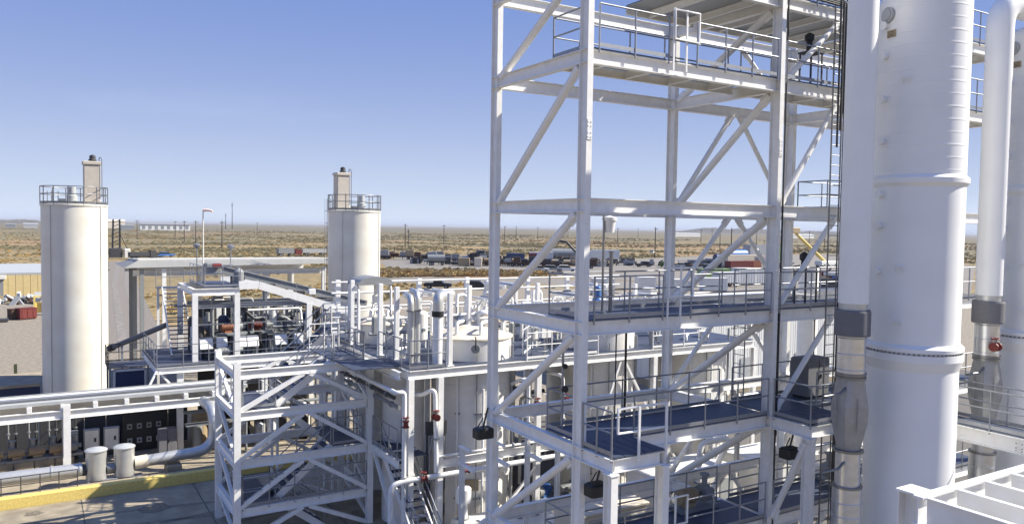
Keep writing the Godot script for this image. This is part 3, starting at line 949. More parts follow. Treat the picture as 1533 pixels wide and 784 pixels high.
func tank_platform():
	var o := thing("process_platform", "long white steel platform with grating deck built around the row of white process tanks", "platform", V(21, 0, -31.5))
	var cols := [11.82, 13.04, 17.49, 23.74, 30.2]
	for z in [-26.6, -31.6, -37.2]:
		for x in cols:
			if x == 13.04 and z != -26.6: continue
			var s := ST()
			ibm(s, V(x, 0, z), V(x, 6.28, z), 0.22, 0.22, V(0, 0, 1))
			ob("column", s, "white", o)
		for i in cols.size() - 1:
			var s := ST()
			ibm(s, V(cols[i] - (0.1 if i == 0 else 0.0), 6.45, z), V(cols[i + 1] - 0.01, 6.45, z), 0.33, 0.18)
			ob("beam", s, "white", o)
	for x in [11.82, 17.49, 23.74, 30.2]:
		for e in [[-26.69, -31.5], [-31.7, -37.1]]:
			var s := ST()
			ibm(s, V(x, 6.448, e[0]), V(x, 6.448, e[1]), 0.32, 0.17)
			ob("side_beam", s, "white", o)
	for i in 3:
		var xs := [11.82, 17.49, 23.74, 30.2]
		deck(o, V(xs[i] + 0.01, 6.63, -26.62), V(xs[i + 1] - 0.01, 6.63, -31.5))
		deck(o, V(xs[i] + 0.01, 6.63, -31.56), V(xs[i + 1] - 0.01, 6.63, -37.2))
		for k in 3:
			var s := ST()
			ibm(s, V(xs[i] + 1.5 + k * 1.5, 6.5, -26.8), V(xs[i] + 1.5 + k * 1.5, 6.5, -37.1), 0.2, 0.1)
			ob("joist", s, "white", o)
	# knee braces and lower girts
	for e in [[V(23.74, 3.4, -26.6), V(22.0, 6.25, -26.6)], [V(17.49, 2.2, -26.6), V(15.4, 0.2, -26.6)], [V(23.9, 3.3, -26.6), V(26.0, 0.2, -26.6)], [V(20.6, 3.2, -26.6), V(21.8, 6.25, -26.6)]]:
		var s := ST()
		bar(s, e[0], e[1], 0.1, 0.1)
		ob("brace", s, "white", o)
	var s0 := ST()
	ibm(s0, V(13.15, 2.95, -26.6), V(30.0, 2.95, -26.6), 0.3, 0.16)
	ob("girt", s0, "white", o)
	rail(o, [V(11.75, 6.66, -29.6), V(11.75, 6.66, -26.55), V(13.25, 6.66, -26.55)], "galv", 1.07, 0.75)
	rail(o, [V(16.9, 6.66, -26.55), V(20.5, 6.66, -26.55)], "white", 1.07, 1.1)
	rail(o, [V(23.6, 6.66, -26.55), V(26.4, 6.66, -26.55)], "white", 1.07, 1.1)
	rail(o, [V(17.3, 6.66, -27.5), V(19.4, 6.66, -29.8), V(20.2, 6.66, -29.8)], "white", 1.07, 1.1)
	rail(o, [V(11.8, 6.66, -37.2), V(30.2, 6.66, -37.2)], "white", 1.07, 1.6)
	rail(o, [V(11.8, 6.66, -33.2), V(11.8, 6.66, -37.2)], "galv", 1.07, 1.4)
	tank(V(15.4, 0, -28.5), 1.65, 7.55, "largest white process tank with beige cone roof, left of the tower's left column")
	tank(V(22.0, 0, -28.5), 1.65, 7.55, "white process tank behind the tower's left bay, partly sunlit")
	tank(V(27.9, 0, -28.5), 1.65, 6.3, "white process tank under the platform end, near the tower's right bay")
	tank(V(13.7, 0, -34.0), 1.3, 7.55, "white process tank in the rear row below the right-hand silo")
	tank(V(19.2, 0, -34.3), 1.65, 7.45, "beige-roofed process tank in the rear row behind the largest tank")
	tank(V(25.2, 0, -34.5), 1.65, 7.45, "process tank at the right end of the rear row")
	tank(V(12.75, 0, -29.4), 0.85, 6.4, "narrow grey-shaded tank under the platform corner beside the red valves")
	# manway on the big tank
	o = thing("manway", "round bolted manway cover with swing arm high on the largest tank's side", "manway", V(14.75, 7.25, -26.95))
	var s := ST()
	var e := V(-0.4, 0, 0.92).normalized(); var pc := V(15.4, 7.2, -28.5) + e * 1.65
	cyl(s, pc - e * 0.05, pc + e * 0.14, 0.13, 20); ob("neck", s, "tank", o)
	s = ST(); cyl(s, pc + e * 0.14, pc + e * 0.18, 0.17, 20); ob("cover", s, "grey", o)
	s = ST(); tube(s, fil([pc + e * 0.2, pc + e * 0.3, pc + e * 0.3 + UP * 0.45, pc + UP * 0.45], 0.08), 0.03, 6); ob("davit", s, "dark", o)
	# stainless risers and the big elbow on the deck
	o = thing("riser_pair", "pair of shiny stainless vertical pipes standing on the platform corner", "piping", V(12.5, 6.66, -28))
	for k in 2:
		s = ST()
		var p := V(12.42 + 0.32 * k, 6.66, -28.0 - 0.1 * k)
		tube(s, fil([p, p + UP * (2.55 + 0.15 * k), p + V(0.3, 2.55 + 0.15 * k, -1.2)], 0.35), 0.13, 16)
		ob("riser", s, "stainless", o)
		s = ST(); cyl(s, p + UP * 0.3, p + UP * 0.36, 0.18, 16); cyl(s, p + UP * 2.0, p + UP * 2.05, 0.17, 16); ob("flange", s, "steel", o)
	o = thing("elbow_pipe", "fat white pipe with black coupling and silver elbow at its top on the platform", "piping", V(13.25, 6.66, -27.3))
	s = ST(); cyl(s, V(13.25, 6.66, -27.3), V(13.25, 8.5, -27.3), 0.19, 20); ob("riser", s, "white", o)
	s = ST(); cyl(s, V(13.25, 8.5, -27.3), V(13.25, 8.72, -27.3), 0.23, 20); ob("coupling", s, "black", o)
	s = ST(); tube(s, fil([V(13.25, 8.72, -27.3), V(13.25, 9.28, -27.3), V(14.1, 9.28, -27.9)], 0.5, 8), 0.21, 20); ob("elbow", s, "stainless", o)
	# square white posts rising above the deck
	var posts := [[V(12.03, 6.66, -30.2), 2.95, "slim white square post left of the stainless risers"], [V(12.25, 6.66, -29.0), 2.9, "slim white square post just left of the stainless riser pair"], [V(13.5, 6.66, -26.75), 2.8, "thick white square post right of the silver elbow"], [V(11.9, 6.66, -33.2), 2.9, "white square post at the foot of the right-hand silo, under a grey hood"], [V(16.6, 6.66, -31.0), 2.7, "white square post right behind the largest tank roof"], [V(17.7, 6.66, -30.6), 2.6, "white square post behind the tower's left side bay"], [V(20.4, 6.66, -31.2), 2.7, "white square post behind the tower's front left column"], [V(24.0, 6.66, -31.4), 2.6, "white square post seen past the lamp pole"], [V(26.6, 6.66, -31.4), 2.5, "white square post in front of the parked white trailers"]]
	for q in posts:
		o = thing("post", q[2], "post", q[0])
		s = ST(); bevbox(s, q[0] - V(0.09, 0, 0.09), q[0] + V(0.09, q[1], 0.09), 0.012); ob("shaft", s, "white", o)
		s = ST(); box(s, q[0] - V(0.15, 0, 0.15), q[0] + V(0.15, 0.02, 0.15)); ob("base_plate", s, "white", o)
	# agitators
	for q in [[V(13.4, 7.9, -34.0), "tall white agitator drive on the rear tank below the silo", "white"], [V(19.4, 7.85, -34.3), "white agitator drive on the beige rear tank roof", "tank"], [V(25.4, 7.85, -34.5), "agitator drive on the rear right tank roof", "tank"], [V(22.0, 7.9, -28.6), "blue motor agitator on the tank behind the tower's front column", "motor_blue"]]:
		o = thing("agitator", q[1], "agitator", q[0])
		var p: Vector3 = q[0]
		s = ST()
		for a in [V(-0.25, 0, -0.25), V(0.25, 0, -0.25), V(0.25, 0, 0.25), V(-0.25, 0, 0.25)]: bar(s, p + a - UP * 0.2, p + a * 0.6 + UP * 0.5, 0.06, 0.06)
		box(s, p + V(-0.22, 0.5, -0.22), p + V(0.22, 0.55, 0.22))
		ob("stand", s, "white", o)
		s = ST(); lathe(s, [Vector2(0.2, 0.55), Vector2(0.24, 0.6), Vector2(0.24, 0.85), Vector2(0.15, 0.95)], p, 16); ob("gearbox", s, q[2], o)
		s = ST(); lathe(s, [Vector2(0.15, 0.93), Vector2(0.17, 1.0), Vector2(0.17, 1.4), Vector2(0.12, 1.46), Vector2(0, 1.48)], p, 16); ob("motor", s, q[2], o)
	o = thing("hood", "grey half-round hood over a white frame at the foot of the right-hand silo", "hood", V(12.9, 9.3, -33.4))
	s = ST()
	var prof := []
	for i in 11: prof.append(V(12.1 + 0.85 * (1 - cos(PI * i / 10)), 9.35 + 0.35 * sin(PI * i / 10), 0))
	for i in 10:
		q4(s, V(prof[i].x, prof[i].y, -33.0), V(prof[i + 1].x, prof[i + 1].y, -33.0), V(prof[i + 1].x, prof[i + 1].y, -34.4), V(prof[i].x, prof[i].y, -34.4))
		q4(s, V(prof[i].x, 9.33, -33.0), V(prof[i + 1].x, 9.33, -33.0), V(prof[i + 1].x, prof[i + 1].y, -33.0), V(prof[i].x, prof[i].y, -33.0))
		q4(s, V(prof[i + 1].x, 9.33, -34.4), V(prof[i].x, 9.33, -34.4), V(prof[i].x, prof[i].y, -34.4), V(prof[i + 1].x, prof[i + 1].y, -34.4))
	q4(s, V(12.1, 9.33, -34.4), V(13.8, 9.33, -34.4), V(13.8, 9.33, -33.0), V(12.1, 9.33, -33.0))
	ob("cover", s, "grey", o)
	s = ST()
	for x in [12.15, 13.7]: tube(s, fil([V(x, 6.66, -33.1), V(x, 9.3, -33.1), V(x, 9.3, -34.3), V(x, 6.66, -34.3)], 0.3), 0.06, 8)
	ob("frame", s, "white", o)
	# rear white pipe rack
	o = thing("rear_pipe_rack", "long white open pipe rack behind the rear row of tanks", "pipe rack", V(22, 0, -38.4))
	for x in [13.0, 15.2, 17.5, 20.4, 24.4, 27.2, 30.4]:
		s = ST(); bevbox(s, V(x - 0.12, 0, -38.5), V(x + 0.12, 9.2, -38.3), 0.01); ob("post", s, "white", o)
	for y in [9.1, 8.55, 7.8]:
		s = ST(); cyl(s, V(12.6, y, -38.15), V(31.0, y, -38.15), 0.055 if y < 9 else 0.045, 10); ob("pipe", s, "white", o)
	# assorted white risers on the deck
	for k in 12:
		var x: float = [14.9, 17.9, 18.3, 19.9, 20.9, 23.2, 24.6, 26.1, 26.9, 28.4, 29.4, 16.9][k]
		var z: float = [-31.3, -32.0, -30.9, -31.8, -32.4, -31.0, -32.3, -32.0, -30.6, -31.5, -32.5, -32.8][k]
		var h: float = [1.9, 1.5, 2.1, 1.7, 2.2, 1.5, 1.9, 1.6, 2.0, 1.4, 1.9, 2.1][k]
		var wh: String = ["behind the largest tank's roof", "behind the tower's left side bay, lower one", "behind the tower's left side bay, taller one", "just left of the tower's front left column", "just right of the tower's front left column", "left of the lamp pole foot", "right of the lamp pole foot", "beside the tower's rear left column", "right of the tower's rear left column", "left of the tower's right bay brace", "far right end of the platform", "between the beige tank roof and the rear rail"][k]
		o = thing("riser_pipe", "white hook-topped riser on the tank platform, " + wh, "piping", V(x, 6.66, z))
		s = ST(); tube(s, fil([V(x, 6.66, z), V(x, 6.66 + h, z), V(x + 0.55, 6.66 + h, z - 0.1), V(x + 0.55, 6.66 + h * 0.4, z - 0.1)], 0.2), 0.085, 10); ob("pipe", s, "white", o)
		s = ST(); cyl(s, V(x, 6.66 + h * 0.5, z), V(x, 6.66 + h * 0.5 + 0.05, z), 0.15, 12); ob("flange", s, "grey", o)
		s = ST(); cyl(s, V(x + 0.55, 6.66, z - 0.1), V(x + 0.55, 6.66 + h * 0.42, z - 0.1), 0.13, 12); ob("pump_can", s, ["white", "tan", "grey"][k % 3], o)
	# pipes under the platform edge
	var drops := [[fil([V(11.15, 5.9, -33), V(11.15, 5.9, -26.35), V(11.47, 5.9, -26.35), V(11.47, 0.3, -26.35)], 0.35), 0.085, "white pipe running under the platform edge then dropping at its corner column"], [fil([V(11.9, 5.75, -27.6), V(12.35, 5.55, -26.9), V(12.78, 5.9, -26.5), V(12.78, 2.75, -26.3)], 0.3), 0.085, "white drop pipe beside the second platform column with red valve"], [fil([V(16.6, 5.6, -27.2), V(16.6, 5.9, -26.45), V(16.9, 5.9, -26.4), V(16.9, 2.9, -26.35)], 0.25), 0.07, "white drop pipe right of the largest tank"], [fil([V(18.4, 5.9, -27.2), V(18.6, 5.9, -26.4), V(18.6, 2.9, -26.35)], 0.25), 0.07, "white looped drop pipe seen inside the tower's left bay"], [fil([V(10.95, -0.0, -26.4), V(10.95, 2.5, -26.3), V(11.4, 2.62, -26.25), V(29.5, 2.62, -26.25)], 0.4), 0.1, "long white horizontal header pipe below the tank platform, bent down at its left end"], [[V(12.9, 3.28, -26.45), V(29.5, 3.28, -26.45)], 0.05, "thin white pipe lying along the lower girt"]]
	for q in drops:
		o = thing("process_pipe", q[2], "piping", q[0][-1])
		s = ST(); tube(s, q[0], q[1], 12); ob("pipe", s, "white", o)
		s = ST()
		var last: Vector3 = q[0][-1]; var prev: Vector3 = q[0][-2]
		var dd := (last - prev)
		for f in [0.2, 0.55]: cyl(s, prev + dd * f, prev + dd * f + dd.normalized() * 0.06, q[1] + 0.06, 12)
		ob("flange", s, "grey", o)
	valve(V(11.47, 4.75, -26.2), UP, "red valve on the drop pipe at the platform corner column")
	valve(V(12.72, 4.85, -26.25), V(0, 0, 1), "bright red round valve beside the second platform column")
	valve(V(12.2, 2.62, -26.2), V(1, 0, 0), "red flanged valve on the horizontal header near the corner column")
	valve(V(14.0, 2.66, -26.2), V(1, 0, 0), "red flanged valve on the horizontal header below the largest tank")
	valve(V(17.3, 4.85, -26.3), V(0, 0, 1), "small red valve inside the tower's side bay, left one")
	valve(V(18.7, 4.9, -26.3), V(0, 0, 1), "small red valve inside the tower's side bay, right one")
	o = thing("instrument_stand", "dark instrument stand with white tubing between the two platform corner columns", "instrument rack", V(13.3, 0, -27.4))
	s = ST()
	for x in [12.7, 13.45]: bar(s, V(x, 0, -27.0), V(x, 4.4, -27.0), 0.06, 0.06)
	box(s, V(12.68, 4.0, -27.1), V(13.5, 4.5, -26.9))
	ob("frame", s, "dark", o)
	for k in 6:
		s = ST()
		tube(s, fil([V(12.75 + k * 0.12, 2.2, -26.85), V(12.75 + k * 0.12, 3.4 + 0.1 * (k % 3), -26.85), V(12.9 + k * 0.1, 3.9, -26.95)], 0.1), 0.028, 6)
		ob("tubing", s, "galv", o)
	o = thing("vent_stack", "short white capped vent stack below the header pipe at the frame's lower edge", "vent", V(13.78, 0.9, -26.0))
	s = ST(); lathe(s, [Vector2(0.17, 0.9), Vector2(0.17, 1.45), Vector2(0.3, 1.55), Vector2(0.3, 2.05), Vector2(0.24, 2.12), Vector2(0, 2.14)], V(13.78, 0, -26.0), 20); ob("stack", s, "white", o)
	s = ST(); lathe(s, [Vector2(0.0, 0.88), Vector2(0.24, 0.88), Vector2(0.24, 0.93), Vector2(0.17, 0.93)], V(13.78, 0, -26.0), 20); ob("flange", s, "grey", o)
	o = thing("equipment_box", "large flat-topped white equipment enclosure below the header pipe, at the lower edge", "enclosure", V(15.3, 0, -25.0))
	s = ST(); bevbox(s, V(13.4, 0, -26.3), V(17.2, 0.88, -23.6), 0.05); ob("body", s, "tank", o)
	s = ST()
	for k in 4: box(s, V(13.9 + k * 0.8, 0.15, -23.59), V(14.5 + k * 0.8, 0.75, -23.575))
	ob("panel", s, "panel_grey", o)
	o = thing("warning_plate", "small tan plate on the largest tank near the vent stack", "sign", V(14.3, 1.9, -27.2))
	s = ST(); var e2 := V(-0.45, 0, 0.89).normalized(); obx(s, V(15.4, 1.75, -28.5) + e2 * 1.68, e2.cross(UP) * 0.3, UP * 0.22, -e2 * 0.012); ob("plate", s, "tan", o)
	# low equipment between tanks, dark under the deck
	for k in 5:
		var x: float = [17.9, 18.9, 19.8, 24.6, 25.6][k]
		pump(V(x, 0.3, -27.5 - 0.3 * (k % 2)), 0.3, "pump set on the ground under the tank platform, " + ["left one between the two nearest tanks", "middle one between the two nearest tanks", "right one between the two nearest tanks", "left one before the last tank", "right one before the last tank"][k], ["dark", "motor_blue", "grey", "tan", "dark"][k])
	# stepped pipe clutter rising behind the tank row, under the deck
	for k in 10:
		var x: float = 17.6 + k * 0.33 + (6.1 if k >= 6 else 0.0) - (2.0 if k >= 6 else 0.0)
		o = thing("under_deck_pipe", "shaded service pipe below the tank platform, " + ORD[k] + " from the left", "piping", V(x, 0, -30.4), "shaded service pipes below the tank platform")
		s = ST(); tube(s, fil([V(x, 0.2, -30.4 + 0.2 * (k % 3)), V(x, 4.2 + 0.25 * (k % 4), -30.4 + 0.2 * (k % 3)), V(x + 0.8, 4.2 + 0.25 * (k % 4), -30.0)], 0.2), 0.06 + 0.02 * (k % 3), 8); ob("pipe", s, ["galv", "white", "dark"][k % 3], o)

func dense_piping():
	# service lines, ladders and instruments round and above the tanks
	var hl := [[V(12.2, 7.3, -31.9), V(20.2, 7.3, -31.9), "grey", "grey header running behind the largest tank roof, lower of two"], [V(12.2, 7.9, -32.2), V(22.0, 7.9, -32.2), "white", "white header running behind the largest tank roof, upper of two"], [V(20.8, 7.5, -31.0), V(29.5, 7.5, -31.0), "galv", "grey header behind the tower's front column on the tank platform"], [V(22.5, 8.1, -32.6), V(30.0, 8.1, -32.6), "white", "white header at the platform's right end"], [V(11.3, 5.6, -33.0), V(11.3, 5.6, -26.9), "dark", "dark pipe under the platform's left edge beside the stair tower"], [V(11.5, 5.2, -33.0), V(11.5, 5.2, -26.9), "grey", "grey pipe under the platform's left edge beside the stair tower"]]
	for q in hl:
		var o := thing("header_pipe", q[3], "piping", q[0])
		var s := ST(); cyl(s, q[0], q[1], 0.075, 10); ob("pipe", s, q[2], o)
		var n := int((q[1] - q[0]).length() / 1.5)
		for k in n:
			var p: Vector3 = (q[0] as Vector3).lerp(q[1], (k + 0.5) / n)
			s = ST(); cyl(s, p, p + (q[1] - q[0]).normalized() * 0.05, 0.12, 12); ob("flange", s, "grey", o)
			if k % 2 == 0 and p.y > 7:
				s = ST(); bar(s, V(p.x, 6.66, p.z), V(p.x, p.y - 0.07, p.z), 0.06, 0.06); ob("support", s, "white", o)
				s = ST(); tube(s, fil([p + V(0.3, 0, 0), p + V(0.3, 0.45, 0), p + V(0.3, 0.45, -0.6)], 0.12), 0.04, 8); ob("branch", s, "galv", o)
	var tk := [[V(15.4, 0, -28.5), 1.65, "largest tank"], [V(22.0, 0, -28.5), 1.65, "tank behind the tower's left bay"], [V(27.9, 0, -28.5), 1.65, "tank near the right bay"]]
	for q in tk:
		var c: Vector3 = q[0]; var r: float = q[1]
		var o := thing("tank_piping", "conduits and small pipes strapped to the front of the " + q[2], "piping", c)
		for k in 6:
			var a: float = [4.35, 4.5, 4.9, 5.5, 5.75, 3.9][k]
			var e := V(cos(a), 0, -sin(a)); var p: Vector3 = c + e * (r + 0.09)
			var top: float = [7.0, 5.6, 6.2, 7.2, 4.8, 6.0][k]
			var s := ST(); tube(s, [p + UP * 0.2, p + UP * top], [0.025, 0.05, 0.02, 0.06, 0.035, 0.045][k], 8); ob("line", s, ["grey", "white", "white", "galv", "white", "white"][k], o)
			for y in [1.2, 3.0, 4.6]:
				s = ST(); obx(s, c + e * (r + 0.045) + UP * y, e * 0.05, UP * 0.03, e.cross(UP) * 0.1); ob("strap", s, "grey", o)
		for y in [2.2, 4.2]:
			var e := V(cos(5.1), 0, -sin(5.1))
			var s := ST(); cyl(s, c + e * r + UP * y, c + e * (r + 0.25) + UP * y, 0.11, 14); cyl(s, c + e * (r + 0.25) + UP * y, c + e * (r + 0.29) + UP * y, 0.17, 14); ob("nozzle", s, "tank", o)
	for q in [[V(17.6, 0.2, -27.3), V(0.83, 0, 0.55), 7.6, "caged grey ladder beside the largest tank"], [V(24.2, 0.2, -27.4), V(0.83, 0, 0.55), 7.6, "caged grey ladder right of the tank behind the tower's left bay"]]:
		var o := thing("tank_ladder", q[3], "ladder", q[0])
		ladder(o, q[0], q[2], (q[1] as Vector3).cross(UP), q[1], true, "galv")
	for q in [[V(18.2, 6.66, -27.2), "white instrument box on the platform, left of the front column"], [V(19.6, 6.66, -29.2), "grey instrument box on the platform behind the tower's left bay"], [V(24.3, 6.66, -27.4), "white instrument box on the platform past the front column"], [V(25.6, 6.66, -29.0), "tan instrument box on the platform near the rear left column"], [V(16.9, 6.66, -29.9), "white instrument box behind the largest tank"], [V(12.4, 6.66, -31.3), "grey instrument box behind the slim white posts"]]:
		var o := thing("instrument_box", q[1], "instrument box", q[0])
		var p: Vector3 = q[0]
		var s := ST(); bar(s, p, p + UP * 1.0, 0.08, 0.08); ob("stand", s, "galv", o)
		s = ST(); bevbox(s, p + V(-0.28, 0.75, -0.12), p + V(0.28, 1.45, 0.14), 0.03); ob("box", s, "tan" if "tan" in q[1] else ("grey" if "grey" in q[1] else "white"), o)
		s = ST(); tube(s, [p + V(0.15, 0.76, 0), p + V(0.18, 0.3, 0.05), p + V(0.4, 0.02, 0.1)], 0.02, 6); ob("cable", s, "dark", o)

func pale_frames():
	# white portal frames and small upright vessels on the tank platform
	for k in 7:
		var x: float = [15.6, 18.0, 19.6, 22.6, 25.0, 26.8, 29.2][k]
		var z: float = [-32.6, -31.4, -33.0, -31.6, -33.2, -31.2, -32.2][k]
		var h: float = [2.2, 1.9, 2.4, 1.9, 2.2, 1.8, 2.0][k]
		var o := thing("portal_frame", "white portal frame carrying pipes on the tank platform, " + ORD[k] + " from the left", "frame", V(x, 6.66, z), "white portal frames on the tank platform")
		for e in [-0.7, 0.7]:
			var s := ST(); ibm(s, V(x + e, 6.66, z), V(x + e, 6.66 + h, z), 0.14, 0.14, V(0, 0, 1)); ob("leg", s, "white", o)
		for y in [h, h * 0.6]:
			var s := ST(); ibm(s, V(x - 0.85, 6.66 + y, z), V(x + 0.85, 6.66 + y, z), 0.13, 0.12); ob("beam", s, "white", o)
		for j in 3:
			var s := ST(); cyl(s, V(x - 0.45 + j * 0.45, 6.66 + h + 0.13, z - 1.0), V(x - 0.45 + j * 0.45, 6.66 + h + 0.13, z + 0.9), 0.05 + 0.015 * j, 10); ob("pipe", s, ["white", "galv", "white"][j], o)
	for k in 6:
		var x: float = [14.3, 17.0, 18.9, 21.0, 24.2, 26.6][k]
		var z: float = [-31.2, -30.2, -29.3, -30.8, -30.2, -29.8][k]
		var r: float = [0.32, 0.36, 0.3, 0.4, 0.34, 0.38][k]
		var o := thing("small_vessel", "small upright white vessel with domed top on the tank platform, " + ORD[k] + " from the left", "vessel", V(x, 6.66, z), "small upright vessels on the tank platform")
		var s := ST(); lathe(s, [Vector2(r * 0.4, 0.25), Vector2(r, 0.4), Vector2(r, 1.5)] + dome(r, 1.5, r * 0.5, 5), V(x, 6.66, z), 22); ob("shell", s, "tank", o)
		for a in 3:
			s = ST(); var e := V(cos(TAU * a / 3), 0, sin(TAU * a / 3)) * r * 0.8; bar(s, V(x, 6.66, z) + e, V(x, 7.1, z) + e, 0.06, 0.06); ob("leg", s, "white", o)
		s = ST(); tube(s, fil([V(x, 8.25, z), V(x, 8.7, z), V(x + 0.5, 8.7, z + 0.1), V(x + 0.5, 7.2, z + 0.1)], 0.15), 0.045, 8); ob("top_pipe", s, "white", o)
		s = ST(); cyl(s, V(x, 7.5, z + r), V(x, 7.5, z + r + 0.12), 0.07, 12); ob("gauge", s, "grey", o)

func pump(p: Vector3, turn: float, label: String, m := "motor_blue", group := "") -> Node3D:
	var o := thing("pump_set", label, "pump", p, group)
	var B := Basis(UP, turn)
	var L = func(x, y, z): return p + B * V(x, y, z)
	var s := ST(); obx(s, L.call(0, 0.06, 0), B * V(0.75, 0, 0), V(0, 0.06, 0), B * V(0, 0, 0.28)); ob("base", s, "grey", o)
	s = ST(); cyl(s, L.call(-0.65, 0.42, 0), L.call(0.0, 0.42, 0), 0.21, 16)
	for i in 7: cyl(s, L.call(-0.6 + i * 0.085, 0.42, 0), L.call(-0.575 + i * 0.085, 0.42, 0), 0.235, 16)
	obx(s, L.call(-0.3, 0.16, 0), B * V(0.2, 0, 0), V(0, 0.08, 0), B * V(0, 0, 0.16))
	ob("motor", s, m, o)
	s = ST(); cyl(s, L.call(0.0, 0.42, 0), L.call(0.25, 0.42, 0), 0.06, 10); ob("shaft", s, "steel", o)
	s = ST(); cyl(s, L.call(0.25, 0.42, 0), L.call(0.5, 0.42, 0), 0.26, 18); cyl(s, L.call(0.5, 0.42, 0), L.call(0.72, 0.42, 0), 0.12, 12)
	cyl(s, L.call(0.4, 0.5, 0.0), L.call(0.4, 0.95, 0.0), 0.09, 12); cyl(s, L.call(0.4, 0.95, 0.0), L.call(0.4, 1.0, 0.0), 0.15, 12)
	ob("casing", s, "grey", o)
	return o

# ------------------------------------------------------------------ stair tower on the left
func stair_tower():
	var o := thing("stair_tower", "white braced stair tower of four storeys standing in front of the process module", "stair tower", V(8.77, 0, -31.2))
	var xs := [6.2, 11.34]; var zs := [-29.5, -32.95]
	var lv := [6.62, 5.08, 3.28, 1.47]
	for x in xs:
		for z in zs:
			var s := ST(); ibm(s, V(x, 0, z), V(x, 6.9 if x < 7 else 6.62, z), 0.24, 0.24, V(0, 0, 1)); ob("column", s, "white", o)
	for y in lv:
		for z in zs:
			var s := ST(); ibm(s, V(xs[0] + 0.121, y - 0.17, z), V(xs[1] - 0.121, y - 0.17, z), 0.32, 0.17); ob("beam", s, "white", o)
		for x in xs:
			var s := ST(); ibm(s, V(x, y - 0.172, zs[1] + 0.121), V(x, y - 0.172, zs[0] - 0.121), 0.31, 0.17); ob("side_beam", s, "white", o)
	var ys := [0.0, 1.14, 2.95, 4.75, 6.3]
	for i in 4:
		for z in zs:
			for k in [0, 1]:
				var s := ST()
				var xm := 8.77
				var a := V(xs[k] + (0.12 if k == 0 else -0.12), ys[i] + (0.35 if i > 0 else 0.1), z); var b := V(xm + (-0.12 if k == 0 else 0.12), ys[i + 1], z)
				bar(s, a, b, 0.15, 0.15)
				ob("brace", s, "white", o)
		for x in xs:
			var s := ST()
			bar(s, V(x, ys[i] + 0.3, zs[0] - 0.15), V(x, ys[i + 1], zs[1] + 0.15), 0.12, 0.12)
			ob("brace", s, "white", o)
	# landings and flights inside
	for i in 4:
		var y: float = lv[i]
		var right := i % 2 == 0
		var xa := 9.9 if right else 6.4
		deck(o, V(xa, y + 0.005, -29.65), V(xa + 1.25, y + 0.005, -32.8), "grating", "landing")
		rail(o, [V(xa + (1.2 if right else 0.05), y + 0.04, -29.7), V(xa + (1.2 if right else 0.05), y + 0.04, -32.75)], "galv", 1.07, 1.2)
		rail(o, [V(xa, y + 0.04, -29.68), V(xa + 1.25, y + 0.04, -29.68)], "galv", 1.07, 1.2)
		if i < 3:
			var z := -30.3 if i % 2 == 0 else -32.0
			var yb: float = lv[i + 1]
			stair(o, V(7.7 if right else 9.85, yb + 0.04, z), V(9.85 if right else 7.7, y + 0.0, z), 0.9, "white")
	stair(o, V(9.6, 0.05, -30.3), V(7.7, 1.47, -30.3), 0.9)
	rail(o, [V(6.4, 1.5, -29.45), V(11.2, 1.5, -29.45)], "galv", 1.07, 1.0)
	# bridge and gangway linking to the tank platform
	deck(o, V(9.9, 6.64, -29.4), V(11.7, 6.64, -27.4), "grating", "gangway")
	rail(o, [V(9.9, 6.66, -32.9), V(11.2, 6.66, -32.9)], "white", 1.07, 0.8)
	for y in [3.28, 6.6]:
		var s := ST(); ibm(s, V(11.45, y - 0.17, -29.36), V(11.45, y - 0.17, -26.75), 0.3, 0.16); ob("link_beam", s, "white", o)
	deck(o, V(11.5, 3.3, -29.4), V(12.6, 3.3, -26.8), "grating", "gangway")
	rail(o, [V(11.4, 3.34, -29.3), V(11.4, 3.34, -26.8)], "galv", 1.07, 0.8)
	var s1 := ST(); bar(s1, V(11.45, 3.0, -29.3), V(11.45, 0.3, -26.8), 0.12, 0.12); ob("brace", s1, "white", o)
	stair(o, V(11.9, 0.05, -24.6), V(11.9, 3.28, -28.6), 0.8)
	# upper flight rising from the module deck to a small landing beside the tank platform
	o = thing("upper_stair", "open white stair with sloping handrails rising behind the stair tower to the tank platform", "stair", V(10, 6.6, -33.6))
	stair(o, V(8.6, 5.3, -33.9), V(11.0, 7.35, -33.9), 1.0, "galv")
	deck(o, V(11.0, 7.33, -33.3), V(12.3, 7.33, -34.5), "grating", "landing")
	rail(o, [V(11.0, 7.36, -33.3), V(12.3, 7.36, -33.3)], "white", 1.07, 0.6)
	rail(o, [V(11.0, 7.36, -34.5), V(12.3, 7.36, -34.5)], "white", 1.07, 0.6)
	for x in [11.1, 12.2]:
		for z in [-33.35, -34.45]:
			var s := ST(); bar(s, V(x, 0, z), V(x, 7.33, z), 0.1, 0.1); ob("post", s, "white", o)
	for z in [-33.45, -34.35]:
		var s := ST(); bar(s, V(8.7, 0, z), V(8.7, 5.3, z), 0.1, 0.1); ob("post", s, "white", o)

